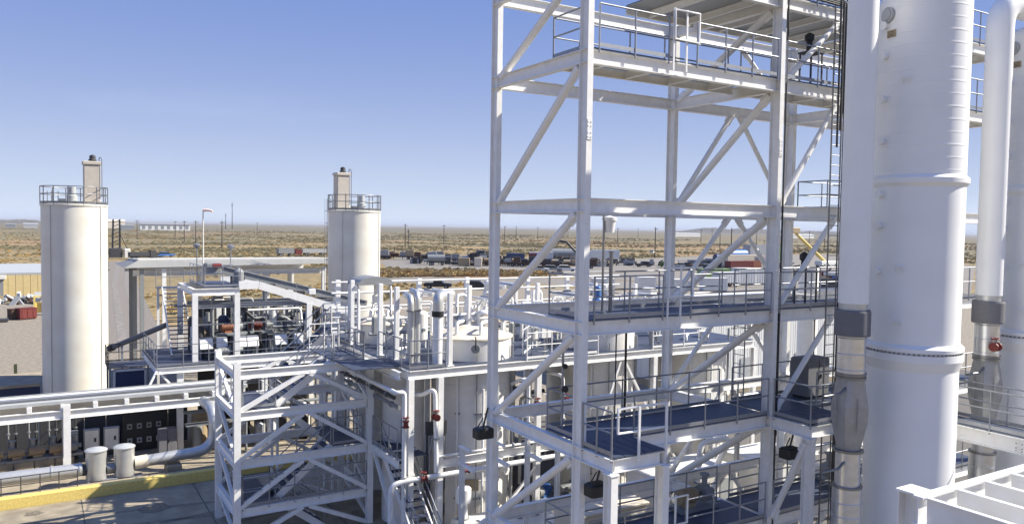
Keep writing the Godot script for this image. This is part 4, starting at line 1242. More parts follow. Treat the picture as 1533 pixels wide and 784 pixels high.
# ------------------------------------------------------------------ the process module with its two decks
func module():
	var o := thing("process_module", "two-deck white steel process module full of pumps and piping in the left middle", "process module", V(10, 0, -47))
	var y1 := 4.55; var y2 := 8.45
	for x in [6.28, 10.6, 15.0]:
		for z in [-43.5, -49.5]:
			var s := ST(); ibm(s, V(x, 0, z), V(x, y1 - 0.33, z), 0.3, 0.3, V(0, 0, 1)); ob("lower_column", s, "white", o)
	for z in [-43.3, -46.4, -49.5]:
		var s := ST(); ibm(s, V(5.1, y1 - 0.165, z), V(15.4, y1 - 0.165, z), 0.32, 0.2); ob("deck_beam", s, "white", o)
	for x in [5.2, 8.4, 11.8, 15.3]:
		var s := ST(); ibm(s, V(x, y1 - 0.167, -43.4), V(x, y1 - 0.167, -49.4), 0.3, 0.18); ob("side_beam", s, "white", o)
	deck(o, V(5.1, y1 + 0.01, -43.2), V(15.4, y1 + 0.01, -49.6))
	rail(o, [V(5.15, y1 + 0.05, -49.0), V(5.15, y1 + 0.05, -43.25), V(15.2, y1 + 0.05, -43.25)], "galv", 1.07, 1.2)
	for e in [[V(6.1, 3.0, -43.5), V(5.2, 4.2, -43.4)], [V(5.3, 4.2, -43.3), V(6.1, 3.4, -43.5)]]:
		pass
	var s0 := ST(); bar(s0, V(4.6, 3.3, -43.2), V(5.15, 4.4, -43.3), 0.1, 0.1); ob("knee_brace", s0, "white", o)
	s0 = ST(); bar(s0, V(6.15, 3.2, -43.5), V(5.25, 4.35, -43.3), 0.1, 0.1); ob("knee_brace", s0, "white", o)
	# upper frame: flat roof beam on the left, a sloping portal rafter on the right
	for x in [7.1, 9.25, 13.2]:
		for z in [-44.0, -49.0]:
			var s := ST(); ibm(s, V(x, y1 + 0.06, z), V(x, 8.2 if x < 10 else 7.5, z), 0.26, 0.28, V(0, 0, 1)); ob("upper_column", s, "white", o)
	for z in [-44.0, -49.0]:
		var s := ST(); ibm(s, V(6.97, y2 - 0.15, z), V(9.4, y2 - 0.15, z), 0.36, 0.2); ob("roof_beam", s, "white", o)
		s = ST(); bar(s, V(9.35, 8.62, z), V(10.4, 8.62, z), 0.2, 0.42); ob("rafter", s, "white", o)
		s = ST(); bar(s, V(10.42, 8.6, z), V(15.75, 6.85, z), 0.2, 0.42); ob("rafter", s, "white", o)
	for x in [7.1, 9.2]:
		var s := ST(); ibm(s, V(x, y2 - 0.15, -44.14), V(x, y2 - 0.15, -48.9), 0.34, 0.18); ob("roof_beam", s, "white", o)
	deck(o, V(7.6, y2 + 0.06, -44.2), V(9.6, y2 + 0.06, -49.0), "grating", "upper_deck")
	rail(o, [V(7.65, y2 + 0.1, -49.0), V(7.65, y2 + 0.1, -44.3), V(9.5, y2 + 0.1, -44.3)], "galv", 1.07, 1.1)
	for z in [-45.6, -47.2]:
		var s := ST(); ibm(s, V(7.2, 7.45, z), V(15.2, 7.45, z), 0.2, 0.12); ob("pipe_support", s, "galv", o)
	var s1 := ST(); ibm(s1, V(7.2, 7.5, -44.1), V(13.1, 7.5, -44.1), 0.16, 0.1); ob("pipe_support", s1, "galv", o)
	s1 = ST(); ibm(s1, V(7.2, 6.55, -44.1), V(13.1, 6.55, -44.1), 0.06, 0.06); ob("pipe_support", s1, "galv", o)
	# steps up the left side
	var st := thing("module_stair", "steep dark-treaded stair between white stringers climbing to the module's upper deck", "stair", V(7.0, y1, -47))
	stair(st, V(6.88, y1 + 0.06, -46.6), V(6.95, 8.0, -51.0), 1.08, "white", false, "tread_blue")
	rail(st, [V(6.2, 8.04, -52.3), V(7.8, 8.04, -52.3)], "galv", 1.07, 0.8, false)
	deck(st, V(6.2, 8.0, -51.05), V(7.8, 8.0, -52.3), "grating", "landing")
	for x in [6.3, 7.7]:
		var s := ST(); bar(s, V(x, 0, -52.2), V(x, 7.99, -52.2), 0.14, 0.14); ob("post", s, "white", st)
	# white-fronted boxes in a row on the deck
	var bx := [7.75, 8.55, 9.55, 10.2, 11.75, 12.75]
	var place := ["first from the left in the module row", "second, just left of the module's middle column", "third, just right of the middle column", "fourth, beside its twin", "fifth, left of the sloped rafter post", "last on the right of the module row"]
	for i in 6:
		var c := V(bx[i], y1 + 0.05, -44.7)
		o = thing("control_box", "white-fronted control box on grey stand, " + place[i], "control box", c)
		var w: float = [0.36, 0.3, 0.32, 0.33, 0.36, 0.28][i]
		var s := ST(); bevbox(s, c + V(-w, 0.5, -0.25), c + V(w, 1.15, 0.2), 0.03); ob("body", s, "grey", o)
		s = ST(); obx(s, c + V(0, 0.86, 0.27), V(w * 0.92, 0, 0), V(0, 0.27, -0.09), V(0, 0.02, 0.06)); ob("door", s, "white", o)
		s = ST(); for k in [-1, 1]: box(s, c + V(k * w * 0.7 - 0.03, 0, -0.2), c + V(k * w * 0.7 + 0.03, 0.5, 0.1))
		ob("stand", s, "galv", o)
	# pumps and drives on the deck
	var pm := [[8.0, 0.9, -46.4, "tan", "tan pump set behind the first white box"], [9.35, 1.2, -45.6, "orange", "orange motor pump left of the module's middle column"], [11.0, 1.2, -46.0, "oxide", "dark red motor pump right of the module's middle column"], [12.3, 1.0, -46.4, "grey", "grey pump set near the rafter post"], [13.9, 0.6, -45.4, "tan", "tan pump set under the low end of the rafter"], [8.9, 0.1, -44.2, "grey", "low grey pump at the deck edge, left of the middle column"]]
	for q in pm:
		pump(V(q[0], y1 + q[1], q[2]), 0.2, q[4], q[3])
		if q[1] > 0.3:
			var t := thing("pump_plinth", "steel plinth under the " + String(q[4]), "plinth", V(q[0], y1 + 0.05, q[2]))
			var s := ST()
			for a in [V(-0.6, 0, -0.2), V(0.6, 0, -0.2), V(0.6, 0, 0.2), V(-0.6, 0, 0.2)]: bar(s, V(q[0], y1 + 0.05, q[2]) + a, V(q[0], y1 + q[1] - 0.01, q[2]) + a, 0.08, 0.08)
			box(s, V(q[0] - 0.7, y1 + q[1] - 0.06, q[2] - 0.28), V(q[0] + 0.7, y1 + q[1] - 0.004, q[2] + 0.28))
			ob("frame", s, "galv", t)
	# dense pipework filling the module
	o = thing("module_piping", "dense grey and dark pipework filling the process module above its deck", "piping", V(10, y1, -47))
	var r2 := RandomNumberGenerator.new(); r2.seed = 11
	for k in 46:
		var x := r2.randf_range(7.4, 14.6); var z := r2.randf_range(-49.2, -45.0)
		var top := minf(8.1, 8.3 - maxf(0, x - 10.4) * 0.33) - r2.randf_range(0.2, 0.8)
		var s := ST(); var rad := r2.randf_range(0.035, 0.11)
		if k % 3 == 0: tube(s, fil([V(x, y1 + 0.1, z), V(x, top, z), V(x + r2.randf_range(-1.5, 1.5), top, z)], 0.2), rad, 8)
		elif k % 3 == 1:
			var y := r2.randf_range(y1 + 0.5, 7.6)
			tube(s, fil([V(x, y, z), V(minf(x + r2.randf_range(1.0, 3.0), 15.0), y, z), V(minf(x + 3.0, 15.0), y - 0.8, z + 0.2)], 0.2), rad, 8)
		else: cyl(s, V(x, y1 + 0.1, z), V(x, y1 + r2.randf_range(0.8, 2.6), z), rad * 2.4, 12)
		ob("pipe", s, ["galv", "dark", "grey", "black", "white"][r2.randi() % 5], o)
	for k in 9:
		var x := 7.6 + k * 0.82; var z := -47.6
		var s := ST(); lathe(s, [Vector2(0.3, y1 + 0.1), Vector2(0.3, y1 + 1.9)] + dome(0.3, y1 + 1.9, 0.2, 4), V(x, 0, z), 18); ob("filter_vessel", s, ["dark", "grey", "blue"][k % 3], o)
	# back wall behind the equipment
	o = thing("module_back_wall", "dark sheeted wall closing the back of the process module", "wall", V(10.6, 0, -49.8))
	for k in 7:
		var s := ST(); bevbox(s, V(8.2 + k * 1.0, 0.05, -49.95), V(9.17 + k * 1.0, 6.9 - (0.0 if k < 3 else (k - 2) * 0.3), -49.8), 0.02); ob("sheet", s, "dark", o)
	# conveyors
	o = thing("inclined_conveyor", "long grey covered conveyor sloping down to the right above the module", "conveyor", V(12, 8, -46))
	var s := ST(); bar(s, V(8.2, 9.53, -46.2), V(17.4, 7.11, -46.2), 0.6, 0.38); ob("trough", s, "grey", o)
	s = ST(); bar(s, V(8.4, 9.7, -46.2), V(17.4, 7.33, -46.2), 0.75, 0.04); ob("cover", s, "panel_grey", o)
	for k in 5:
		s = ST(); var f := 0.12 + k * 0.2; var p := V(8.4, 9.3, -46.2).lerp(V(17.4, 6.92, -46.2), f)
		for dz in [-0.3, 0.3]: bar(s, V(p.x, y1 + 0.05, p.z + dz), V(p.x, p.y, p.z + dz), 0.1, 0.1)
		ob("leg", s, "galv", o)
	for k in 5:
		s = ST(); var f := 0.16 + k * 0.19; var p := V(8.4, 9.25, -45.85).lerp(V(17.4, 6.87, -45.85), f)
		bevbox(s, p + V(-0.22, -0.08, -0.05), p + V(0.22, 0.12, 0.16), 0.03); ob("idler_box", s, "dark", o)
	s = ST(); bevbox(s, V(8.0, 9.2, -46.6), V(8.8, 9.75, -45.8), 0.04); ob("drive_head", s, "grey", o)
	s = ST(); cyl(s, V(8.3, 9.62, -45.62), V(8.75, 9.62, -45.62), 0.13, 14); ob("drive_motor", s, "red", o)
	s = ST(); lathe(s, [Vector2(0.05, 8.55), Vector2(0.28, 8.55), Vector2(0.28, 9.3), Vector2(0.1, 9.5), Vector2(0.0, 9.5)], V(9.6, 0, -45.2), 14); ob("hopper", s, "grey", o)
	o = thing("screw_conveyor", "dark tube conveyor rising from the left silo to the module stair", "conveyor", V(4.8, 4.5, -51.5))
	s = ST(); cyl(s, V(3.9, 4.4, -52.8), V(6.45, 5.92, -49.9), 0.16, 16); ob("tube", s, "band", o)
	s = ST(); cyl(s, V(3.7, 4.28, -53.03), V(3.9, 4.4, -52.8), 0.22, 16); ob("end_cap", s, "black", o)
	s = ST(); bar(s, V(4.3, 2.6, -52.2), V(4.3, 4.55, -52.3), 0.12, 0.12); ob("leg", s, "galv", o)
	o = thing("side_landing", "dark landing with handrail between the left silo and the module", "landing", V(4.6, 3.6, -51))
	deck(o, V(3.4, 3.55, -50.0), V(5.6, 3.55, -52.2), "grating", "deck")
	rail(o, [V(3.4, 3.58, -50.0), V(3.4, 3.58, -52.2), V(5.6, 3.58, -52.2)], "dark", 1.07, 0.8)
	for x in [3.5, 5.5]:
		for z in [-50.1, -52.1]:
			s = ST(); bar(s, V(x, 0, z), V(x, 3.54, z), 0.1, 0.1); ob("post", s, "galv", o)
	o = thing("blue_cabin", "blue equipment cabin with pale frame at the foot of the left silo", "cabin", V(4.6, 0, -50.2))
	s = ST(); bevbox(s, V(3.75, 0, -51.4), V(5.3, 3.3, -50.05), 0.03); ob("body", s, "blue", o)
	s = ST(); bar(s, V(3.72, 0, -50.02), V(3.72, 3.42, -50.02), 0.09, 0.09); bar(s, V(5.33, 0, -50.02), V(5.33, 3.42, -50.02), 0.09, 0.09); bar(s, V(3.66, 3.4, -50.02), V(5.4, 3.4, -50.02), 0.09, 0.12); ob("frame", s, "white", o)
	s = ST(); box(s, V(4.1, 0.2, -50.045), V(4.9, 2.2, -50.03)); ob("door", s, "navy", o)
	# wind sock and lamp poles on the upper deck
	o = thing("windsock_pole", "thin cream pole with a pale pink windsock at its top", "windsock", V(7.95, y2 + 0.1, -46.5))
	s = ST(); cyl(s, V(7.95, y2 + 0.1, -46.5), V(7.95, 12.75, -46.5), 0.045, 10, 0.03); ob("pole", s, "silo", o)
	s = ST(); tube(s, [V(7.95, 12.68, -46.5), V(8.15, 12.70, -46.4), V(8.35, 12.67, -46.3), V(8.42, 12.62, -46.24)], 0.085, 12, true, 0.05); ob("sock", s, "sock", o)
	var lp := [[V(7.75, y2 + 0.1, -47.3), 10.7, "grey lamp pole beside the windsock pole"], [V(9.45, y2 + 0.1, -46.6), 10.65, "grey lamp pole right of the windsock pole"]]
	for q in lp:
		o = thing("deck_lamp", q[2], "lamp", q[0])
		s = ST(); cyl(s, q[0], V(q[0].x, q[1], q[0].z), 0.03, 8); ob("pole", s, "galv", o)
		s = ST(); lathe(s, [Vector2(0.0, -0.18), Vector2(0.1, -0.15), Vector2(0.2, 0.0), Vector2(0.2, 0.06), Vector2(0.0, 0.14)], V(q[0].x, q[1], q[0].z), 14); ob("lamp_head", s, "galv", o)
	o = thing("antenna_whip", "thin whip antenna on the conveyor walkway beside the module", "antenna", V(12.9, 7.9, -45.4))
	s = ST(); cyl(s, V(12.9, 6.2, -45.4), V(12.9, 8.6, -45.4), 0.025, 6); ob("mast", s, "galv", o)
	s = ST(); bevbox(s, V(13.6, 7.9, -45.6), V(14.0, 8.2, -45.3), 0.03); cyl(s, V(13.8, 6.9, -45.45), V(13.8, 7.92, -45.45), 0.04, 8); ob("sensor", s, "white", o)

# ------------------------------------------------------------------ silos and the canopy between them
func silos_and_canopy():
	var data := [[V(2.04, 0, -57.05), V(0.95, 0, 0.55), V(-0.15, 0, 0.9), "cream silo on the left with tan bin filter on top"], [V(19.73, 0, -54.66), V(-0.80, 0, -0.50), V(0.25, 0, 0.75), "cream silo in the middle distance behind the sloping conveyor"]]
	for d in data:
		var c: Vector3 = d[0]
		var o := thing("silo", d[3], "silo", c)
		var R := 1.86
		var s := ST()
		lathe(s, [Vector2(R + 0.06, 0), Vector2(R + 0.06, 0.2), Vector2(R, 0.2), Vector2(R, 13.0)], c, 64)
		ob("shell", s, "silo", o)
		s = ST(); lathe(s, [Vector2(R + 0.05, 12.92), Vector2(R + 0.05, 13.02), Vector2(0.4, 13.12), Vector2(0, 13.12)], c, 64); ob("roof", s, "silo", o)
		for y in [2.6, 5.2, 7.8, 10.4]:
			s = ST(); lathe(s, [Vector2(R, y - 0.02), Vector2(R + 0.004, y), Vector2(R, y + 0.02)], c, 64); ob("weld_seam", s, "silo", o)
		for a in [3.9, 5.55]:
			s = ST(); var e := V(cos(a), 0, -sin(a)); bar(s, c + e * (R + 0.03) + UP * 0.2, c + e * (R + 0.03) + UP * 12.9, 0.05, 0.05, e); ob("conduit", s, "silo", o)
		s = ST(); var ea := V(-0.5, 0, -0.86)
		ladder(o, c + ea * (R + 0.2), 13.9, ea.cross(UP), ea, true, "galv")
		s = ST()
		for h in [13.12, 13.65, 14.12]:
			var q := []
			for i in 37: q.append(c + V(cos(TAU * i / 36), 0, sin(TAU * i / 36)) * (R + 0.02) + UP * h)
			if h < 13.2:
				for i in 36: bar(s, q[i], q[i + 1], 0.02, 0.14)
			else: tube(s, q, 0.028, 6)
		for i in 14:
			var e := c + V(cos(TAU * i / 14), 0, sin(TAU * i / 14)) * (R + 0.02)
			cyl(s, e + UP * 12.9, e + UP * 14.12, 0.032, 6)
		ob("guard_rail", s, "steel", o)
		var f: Vector3 = c + d[1]
		s = ST(); bevbox(s, f + V(-0.47, 13.1, -0.47), f + V(0.47, 15.55, 0.47), 0.05); ob("bin_filter", s, "filter", o)
		s = ST(); bevbox(s, f + V(-0.53, 15.55, -0.53), f + V(0.53, 15.75, 0.53), 0.04); ob("filter_lid", s, "filter", o)
		s = ST(); lathe(s, [Vector2(0.0, 15.75), Vector2(0.22, 15.75), Vector2(0.24, 15.85), Vector2(0.16, 15.95), Vector2(0.19, 16.0), Vector2(0.17, 16.12), Vector2(0.0, 16.2)], f + V(0.05, 0, 0.1), 14); ob("fan_motor", s, "dark", o)
		s = ST(); tube(s, fil([f + V(0.4, 15.6, 0.4), f + V(0.4, 16.0, 0.4), f + V(0.55, 16.0, 0.5), f + V(0.55, 13.5, 0.5)], 0.08), 0.03, 6); ob("air_line", s, "galv", o)
		var g: Vector3 = c + d[2]
		s = ST(); lathe(s, [Vector2(0.3, 13.1), Vector2(0.3, 13.55), Vector2(0.22, 13.6), Vector2(0.22, 14.1), Vector2(0.0, 14.12)], g, 18); ob("pressure_vent", s, "panel_grey", o)
		s = ST(); bevbox(s, g + V(-0.75, 13.1, -0.2), g + V(-0.35, 13.35, 0.2), 0.03); ob("hatch", s, "steel", o)
	# canopy
	var o := thing("canopy", "long flat canopy roof on grey columns between the two silos", "canopy", V(12.5, 0, -62))
	var s := ST()
	# shallow hipped sheet roof with a thick sloping grey fascia
	var T := [V(5.9, 9.45, -59.2), V(19.4, 9.45, -59.2), V(19.4, 9.2, -66.0), V(5.9, 9.2, -66.0)]
	q4(s, T[0], T[1], T[2], T[3])
	q4(s, T[0] - UP * 0.1, T[1] - UP * 0.1, T[1], T[0])
	q4(s, T[3] - UP * 0.1, T[0] - UP * 0.1, T[0], T[3])
	q4(s, T[1] - UP * 0.1, T[2] - UP * 0.1, T[2], T[1])
	ob("roof_sheet", s, "far_white", o)
	s = ST()
	var B := [V(5.0, 8.86, -58.5), V(19.5, 9.02, -58.8), V(19.5, 8.9, -66.3), V(5.0, 8.8, -66.3)]
	for i in 4: q4(s, B[i], B[(i + 1) % 4], T[(i + 1) % 4] - UP * 0.102, T[i] - UP * 0.102)
	q4(s, B[3], B[2], B[1], B[0])
	ob("fascia", s, "fascia", o)
	for q in [[6.1, -58.9], [5.9, -61.5], [5.9, -64.0], [7.5, -58.9], [11.0, -65.8], [13.2, -65.8], [15.2, -62.5], [16.3, -65.8], [17.2, -62.5], [18.3, -65.8], [18.9, -59.2]]:
		s = ST(); ibm(s, V(q[0], 0, q[1]), V(q[0], 8.75, q[1]), 0.3, 0.26, V(0, 0, 1)); ob("column", s, "grey" if q[0] < 6.5 else "white", o)
	for z in [-59.5, -65.6]:
		s = ST(); ibm(s, V(5.6, 8.45, z), V(19.2, 8.45, z), 0.4, 0.2); ob("eave_beam", s, "white", o)
	for y in [2.2, 4.4, 6.4]:
		s = ST(); tube(s, [V(7.7, y, -65.5), V(11.0, y, -65.5)], 0.03, 6); ob("girt", s, "rust", o)
	# navy walled shed left of the silo
	o = thing("navy_shed", "low navy blue shed wall with tan roof edge left of the left silo", "shed", V(-3, 0, -59))
	s = ST(); box(s, V(-9, 0, -61), V(0.05, 1.62, -57.0)); ob("wall", s, "navy", o)
	s = ST(); bevbox(s, V(-9.2, 1.62, -61.2), V(0.1, 1.8, -56.85), 0.03); ob("roof", s, "concrete", o)
	o = thing("bollard", "thin yellow bollard on the gravel left of the left silo", "bollard", V(-1.5, 0, -69))
	s = ST(); cyl(s, V(-1.5, 0, -69), V(-1.5, 1.2, -69), 0.12, 10); ob("post", s, "yellow", o)
	s = ST(); lathe(s, [Vector2(0.08, 1.1), Vector2(0.05, 1.17), Vector2(0, 1.18)], V(-1.5, 0, -69), 10); ob("cap", s, "yellow", o)

# ------------------------------------------------------------------ pipe rack, stainless line and plant below it
func pipe_rack():
	var o := thing("pipe_rack", "low white pipe rack with grey covered tray crossing the lower left", "pipe rack", V(2, 0, -42.6))
	for z in [-42.0, -43.6]:
		var s := ST(); ibm(s, V(-7, 2.9, z), V(9.6, 2.9, z), 0.4, 0.2); ob("beam", s, "white", o)
		for x in [-5.2, 1.11]:
			s = ST(); ibm(s, V(x, 0, z), V(x, 3.35, z), 0.3, 0.3, V(0, 0, 1)); ob("column", s, "white", o)
	for k in 11:
		var x := -5.8 + k * 1.35
		var s := ST(); bevbox(s, V(x - 0.1, 3.11, -43.7), V(x + 0.1, 3.36, -41.92), 0.01); ob("cross_arm", s, "white", o)
	var s := ST(); bevbox(s, V(-7, 3.37, -43.6), V(9.4, 3.56, -42.15), 0.04); ob("tray_cover", s, "panel_grey", o)
	for k in 3:
		s = ST(); cyl(s, V(-7, 3.66, -42.4 - k * 0.4), V(9.4, 3.66, -42.4 - k * 0.4), 0.08, 8); ob("pipe", s, ["galv", "white", "grey"][k], o)
	# stainless exhaust line with two cans
	o = thing("stainless_pipe", "fat stainless pipe with two upright flat-topped cans and a tall elbow by the yellow kerb", "pipe", V(2, 0, -39.6))
	s = ST(); cyl(s, V(-7, 0.92, -39.6), V(1.62, 0.86, -39.6), 0.29, 28); ob("left_run", s, "stainless", o)
	for x in [-4.5, -2.0, 0.4, 1.5]:
		s = ST(); cyl(s, V(x, 0.88, -39.6), V(x + 0.05, 0.88, -39.6), 0.31, 28); ob("clamp", s, "stainless", o)
	for x in [2.18, 3.32]:
		s = ST(); lathe(s, [Vector2(0.0, 0.36), Vector2(0.43, 0.36), Vector2(0.43, 1.62), Vector2(0.47, 1.63), Vector2(0.47, 1.68)], V(x, 0, -39.6), 32); ob("can", s, "stainless", o)
		s = ST(); lathe(s, [Vector2(0.47, 1.68), Vector2(0.4, 1.72), Vector2(0.08, 1.8), Vector2(0, 1.8)], V(x, 0, -39.6), 32); ob("can_lid", s, "panel_grey", o)
	s = ST(); cyl(s, V(2.6, 0.75, -39.6), V(2.92, 0.75, -39.6), 0.25, 24); ob("link", s, "steel", o)
	s = ST(); cyl(s, V(1.6, 0.8, -39.6), V(1.8, 0.8, -39.6), 0.24, 24); ob("coupling", s, "dark", o)
	s = ST(); cyl(s, V(3.75, 0.85, -39.6), V(4.3, 0.88, -39.6), 0.29, 24); ob("coupling", s, "roof_beige", o)
	s = ST(); tube(s, fil([V(4.3, 0.88, -39.6), V(7.25, 1.02, -39.6), V(7.25, 2.95, -39.6), V(7.1, 3.0, -41.5)], 0.95, 10), 0.26, 28); ob("right_run", s, "stainless", o)
	s = ST(); bevbox(s, V(1.5, 0.05, -40.0), V(4.1, 0.24, -39.2), 0.02); bevbox(s, V(1.8, 0.24, -39.95), V(3.7, 0.35, -39.25), 0.02); ob("skid", s, "galv", o)
	for x in [-3.2, 5.4]:
		s = ST(); bevbox(s, V(x - 0.35, 0.02, -39.95), V(x + 0.35, 0.6, -39.2), 0.06); ob("saddle", s, "concrete", o)
	# kerbs
	for q in [[V(-30, 0, -38.35), V(7.1, 0.5, -37.95), "thick yellow painted kerb wall in front of the stainless pipe"], [V(7.9, 0, -38.45), V(16, 0.5, -38.05), "yellow painted kerb wall seen through the stair tower"]]:
		o = thing("kerb_wall", q[2], "kerb", (q[0] + q[1]) / 2 * V(1, 0, 1))
		s = ST(); bevbox(s, q[0], q[1], 0.03); ob("wall", s, "yellow", o)
		s = ST(); box(s, V(q[0].x, 0.0, q[0].z - 0.45), V(q[1].x, 0.42, q[0].z - 0.005)); ob("backing", s, "concrete", o)
	s = ST(); box(s, V(-30, 0.0, -60), V(16, 0.06, -38.8)); struct("plant_slab", s, "concrete")
	o = thing("kerb_rail", "thin grey pipe rail standing behind the yellow kerb at the lower left", "handrail", V(-1, 0, -38.6))
	rail(o, [V(-7, 0.42, -38.6), V(1.4, 0.42, -38.6)], "dark", 0.75, 0.72, false)
	# wall panels and switchgear in the shade under the module
	var pan := [[1.3, "left of three light grey wall panels under the pipe rack"], [2.25, "middle of three light grey wall panels under the pipe rack"], [3.15, "right of three light grey wall panels under the pipe rack"]]
	for i in 3:
		var x: float = pan[i][0]
		o = thing("wall_panel", pan[i][1], "panel", V(x, 0.1, -44.4))
		s = ST(); bevbox(s, V(x - 0.36, 0.35, -44.6), V(x + 0.36, 1.5, -44.35), 0.02); ob("body", s, "panel_grey", o)
		s = ST(); box(s, V(x - 0.3, 0.42, -44.349), V(x + 0.3, 1.43, -44.335)); ob("door", s, "white", o)
		s = ST(); box(s, V(x + 0.1, 0.85, -44.334), V(x + 0.2, 1.05, -44.315)); box(s, V(x - 0.36, 0.06, -44.55), V(x + 0.36, 0.34, -44.45)); ob("handle", s, "dark", o)
	o = thing("switchgear", "black switchgear rack with rows of small white meters below the pipe rack", "switchgear", V(4.6, 0.1, -44.6))
	s = ST(); bevbox(s, V(3.65, 0.06, -45.2), V(5.75, 2.2, -44.6), 0.03); ob("cabinet", s, "black", o)
	for r in 2:
		for k in 4:
			s = ST(); var p := V(4.0 + k * 0.46, 0.62 + r * 0.75, -44.595)
			box(s, p + V(-0.12, -0.14, 0), p + V(0.12, 0.14, 0.03)); ob("meter", s, "panel_grey" if r == 0 else "grey", o)
			s = ST(); cyl(s, p + V(0, 0, 0.03), p + V(0, 0, 0.045), 0.06, 10); ob("dial", s, "black", o)
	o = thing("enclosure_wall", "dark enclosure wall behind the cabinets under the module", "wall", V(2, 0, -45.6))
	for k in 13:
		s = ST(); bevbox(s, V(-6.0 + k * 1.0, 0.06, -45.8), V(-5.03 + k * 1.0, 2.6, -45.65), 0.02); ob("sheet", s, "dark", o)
	for k in 4:
		pump(V(-1.5 + k * 0.85, 0.45, -43.9), 0.15, "tan pump set under the lower left pipe rack, " + ["leftmost of four", "second of four from the left", "third of four from the left", "rightmost of four"][k], "tan")
		var t := thing("pump_block", "concrete block under the tan pump set, " + ["leftmost of four", "second of four from the left", "third of four from the left", "rightmost of four"][k], "plinth", V(-1.5 + k * 0.85, 0.06, -43.9))
		s = ST(); bevbox(s, V(-1.9 + k * 0.85, 0.06, -44.25), V(-1.1 + k * 0.85, 0.44, -43.6), 0.03); ob("block", s, "concrete", t)
		for j in 2:
			s = ST(); var x := -1.3 + k * 0.85 + j * 0.3
			var q := thing("suction_pipe", "thin vertical pipe rising from the tan pumps, " + ORD[k * 2 + j] + " from the left", "piping", V(x, 0.6, -44.6), "thin pipes above the tan pumps")
			cyl(s, V(x, 0.6, -44.6), V(x, 2.6, -44.6), 0.04, 8); ob("pipe", s, "grey" if j == 0 else "dark", q)
			s = ST(); cyl(s, V(x, 1.6, -44.6), V(x, 1.66, -44.6), 0.09, 10); ob("flange", s, "galv", q)
	o = thing("tan_drum_tank", "upright tan drum tank in the shade behind the white support column", "tank", V(7.4, 0.06, -44.4))
	s = ST(); lathe(s, [Vector2(0.42, 0.06), Vector2(0.42, 1.75), Vector2(0.36, 1.85), Vector2(0, 1.88)], V(7.4, 0, -44.4), 24); ob("shell", s, "tan", o)
	s = ST(); for y in [0.3, 1.5]: lathe(s, [Vector2(0.42, y), Vector2(0.435, y + 0.02), Vector2(0.42, y + 0.04)], V(7.4, 0, -44.4), 24)
	ob("hoop", s, "steel", o)
	o = thing("grey_cabinet", "dark grey cabinet left of the white support column under the module", "cabinet", V(5.6, 0.06, -42.9))
	s = ST(); bevbox(s, V(5.15, 0.06, -43.2), V(6.0, 1.5, -42.7), 0.03); ob("body", s, "band", o)
	s = ST(); box(s, V(5.56, 0.15, -42.699), V(5.58, 1.42, -42.69)); box(s, V(5.62, 0.8, -42.699), V(5.65, 0.95, -42.67)); ob("door_seam", s, "black", o)
	# service pipes filling the dark bay under the module
	o = thing("lower_piping", "dark service pipes and cable trays in the shade under the process module", "piping", V(10, 0, -46))
	var r2 := RandomNumberGenerator.new(); r2.seed = 23
	for k in 30:
		var x := r2.randf_range(6.6, 15.0); var z := r2.randf_range(-45.5, -41.6); var y := r2.randf_range(0.6, 3.6)
		s = ST()
		if k % 2 == 0: tube(s, fil([V(x, 0.1, z), V(x, y, z), V(minf(x + r2.randf_range(0.6, 2.6), 15.5), y, z)], 0.2), r2.randf_range(0.03, 0.09), 8)
		else: lathe(s, [Vector2(0.24, 0.06), Vector2(0.24, 0.7 + 0.5 * y * 0.5), Vector2(0.1, 0.85 + 0.5 * y * 0.5), Vector2(0, 0.86 + 0.5 * y * 0.5)], V(x, 0, z), 14)
		ob("pipe" if k % 2 == 0 else "canister", s, ["grey", "dark", "white", "galv", "black"][r2.randi() % 5], o)
	for k in 4:
		s = ST(); bar(s, V(6.4, 1.6 + k * 0.55, -42.6 - 0.5 * k), V(15.4, 1.6 + k * 0.55, -42.6 - 0.5 * k), 0.45, 0.08); ob("cable_tray", s, "grey", o)

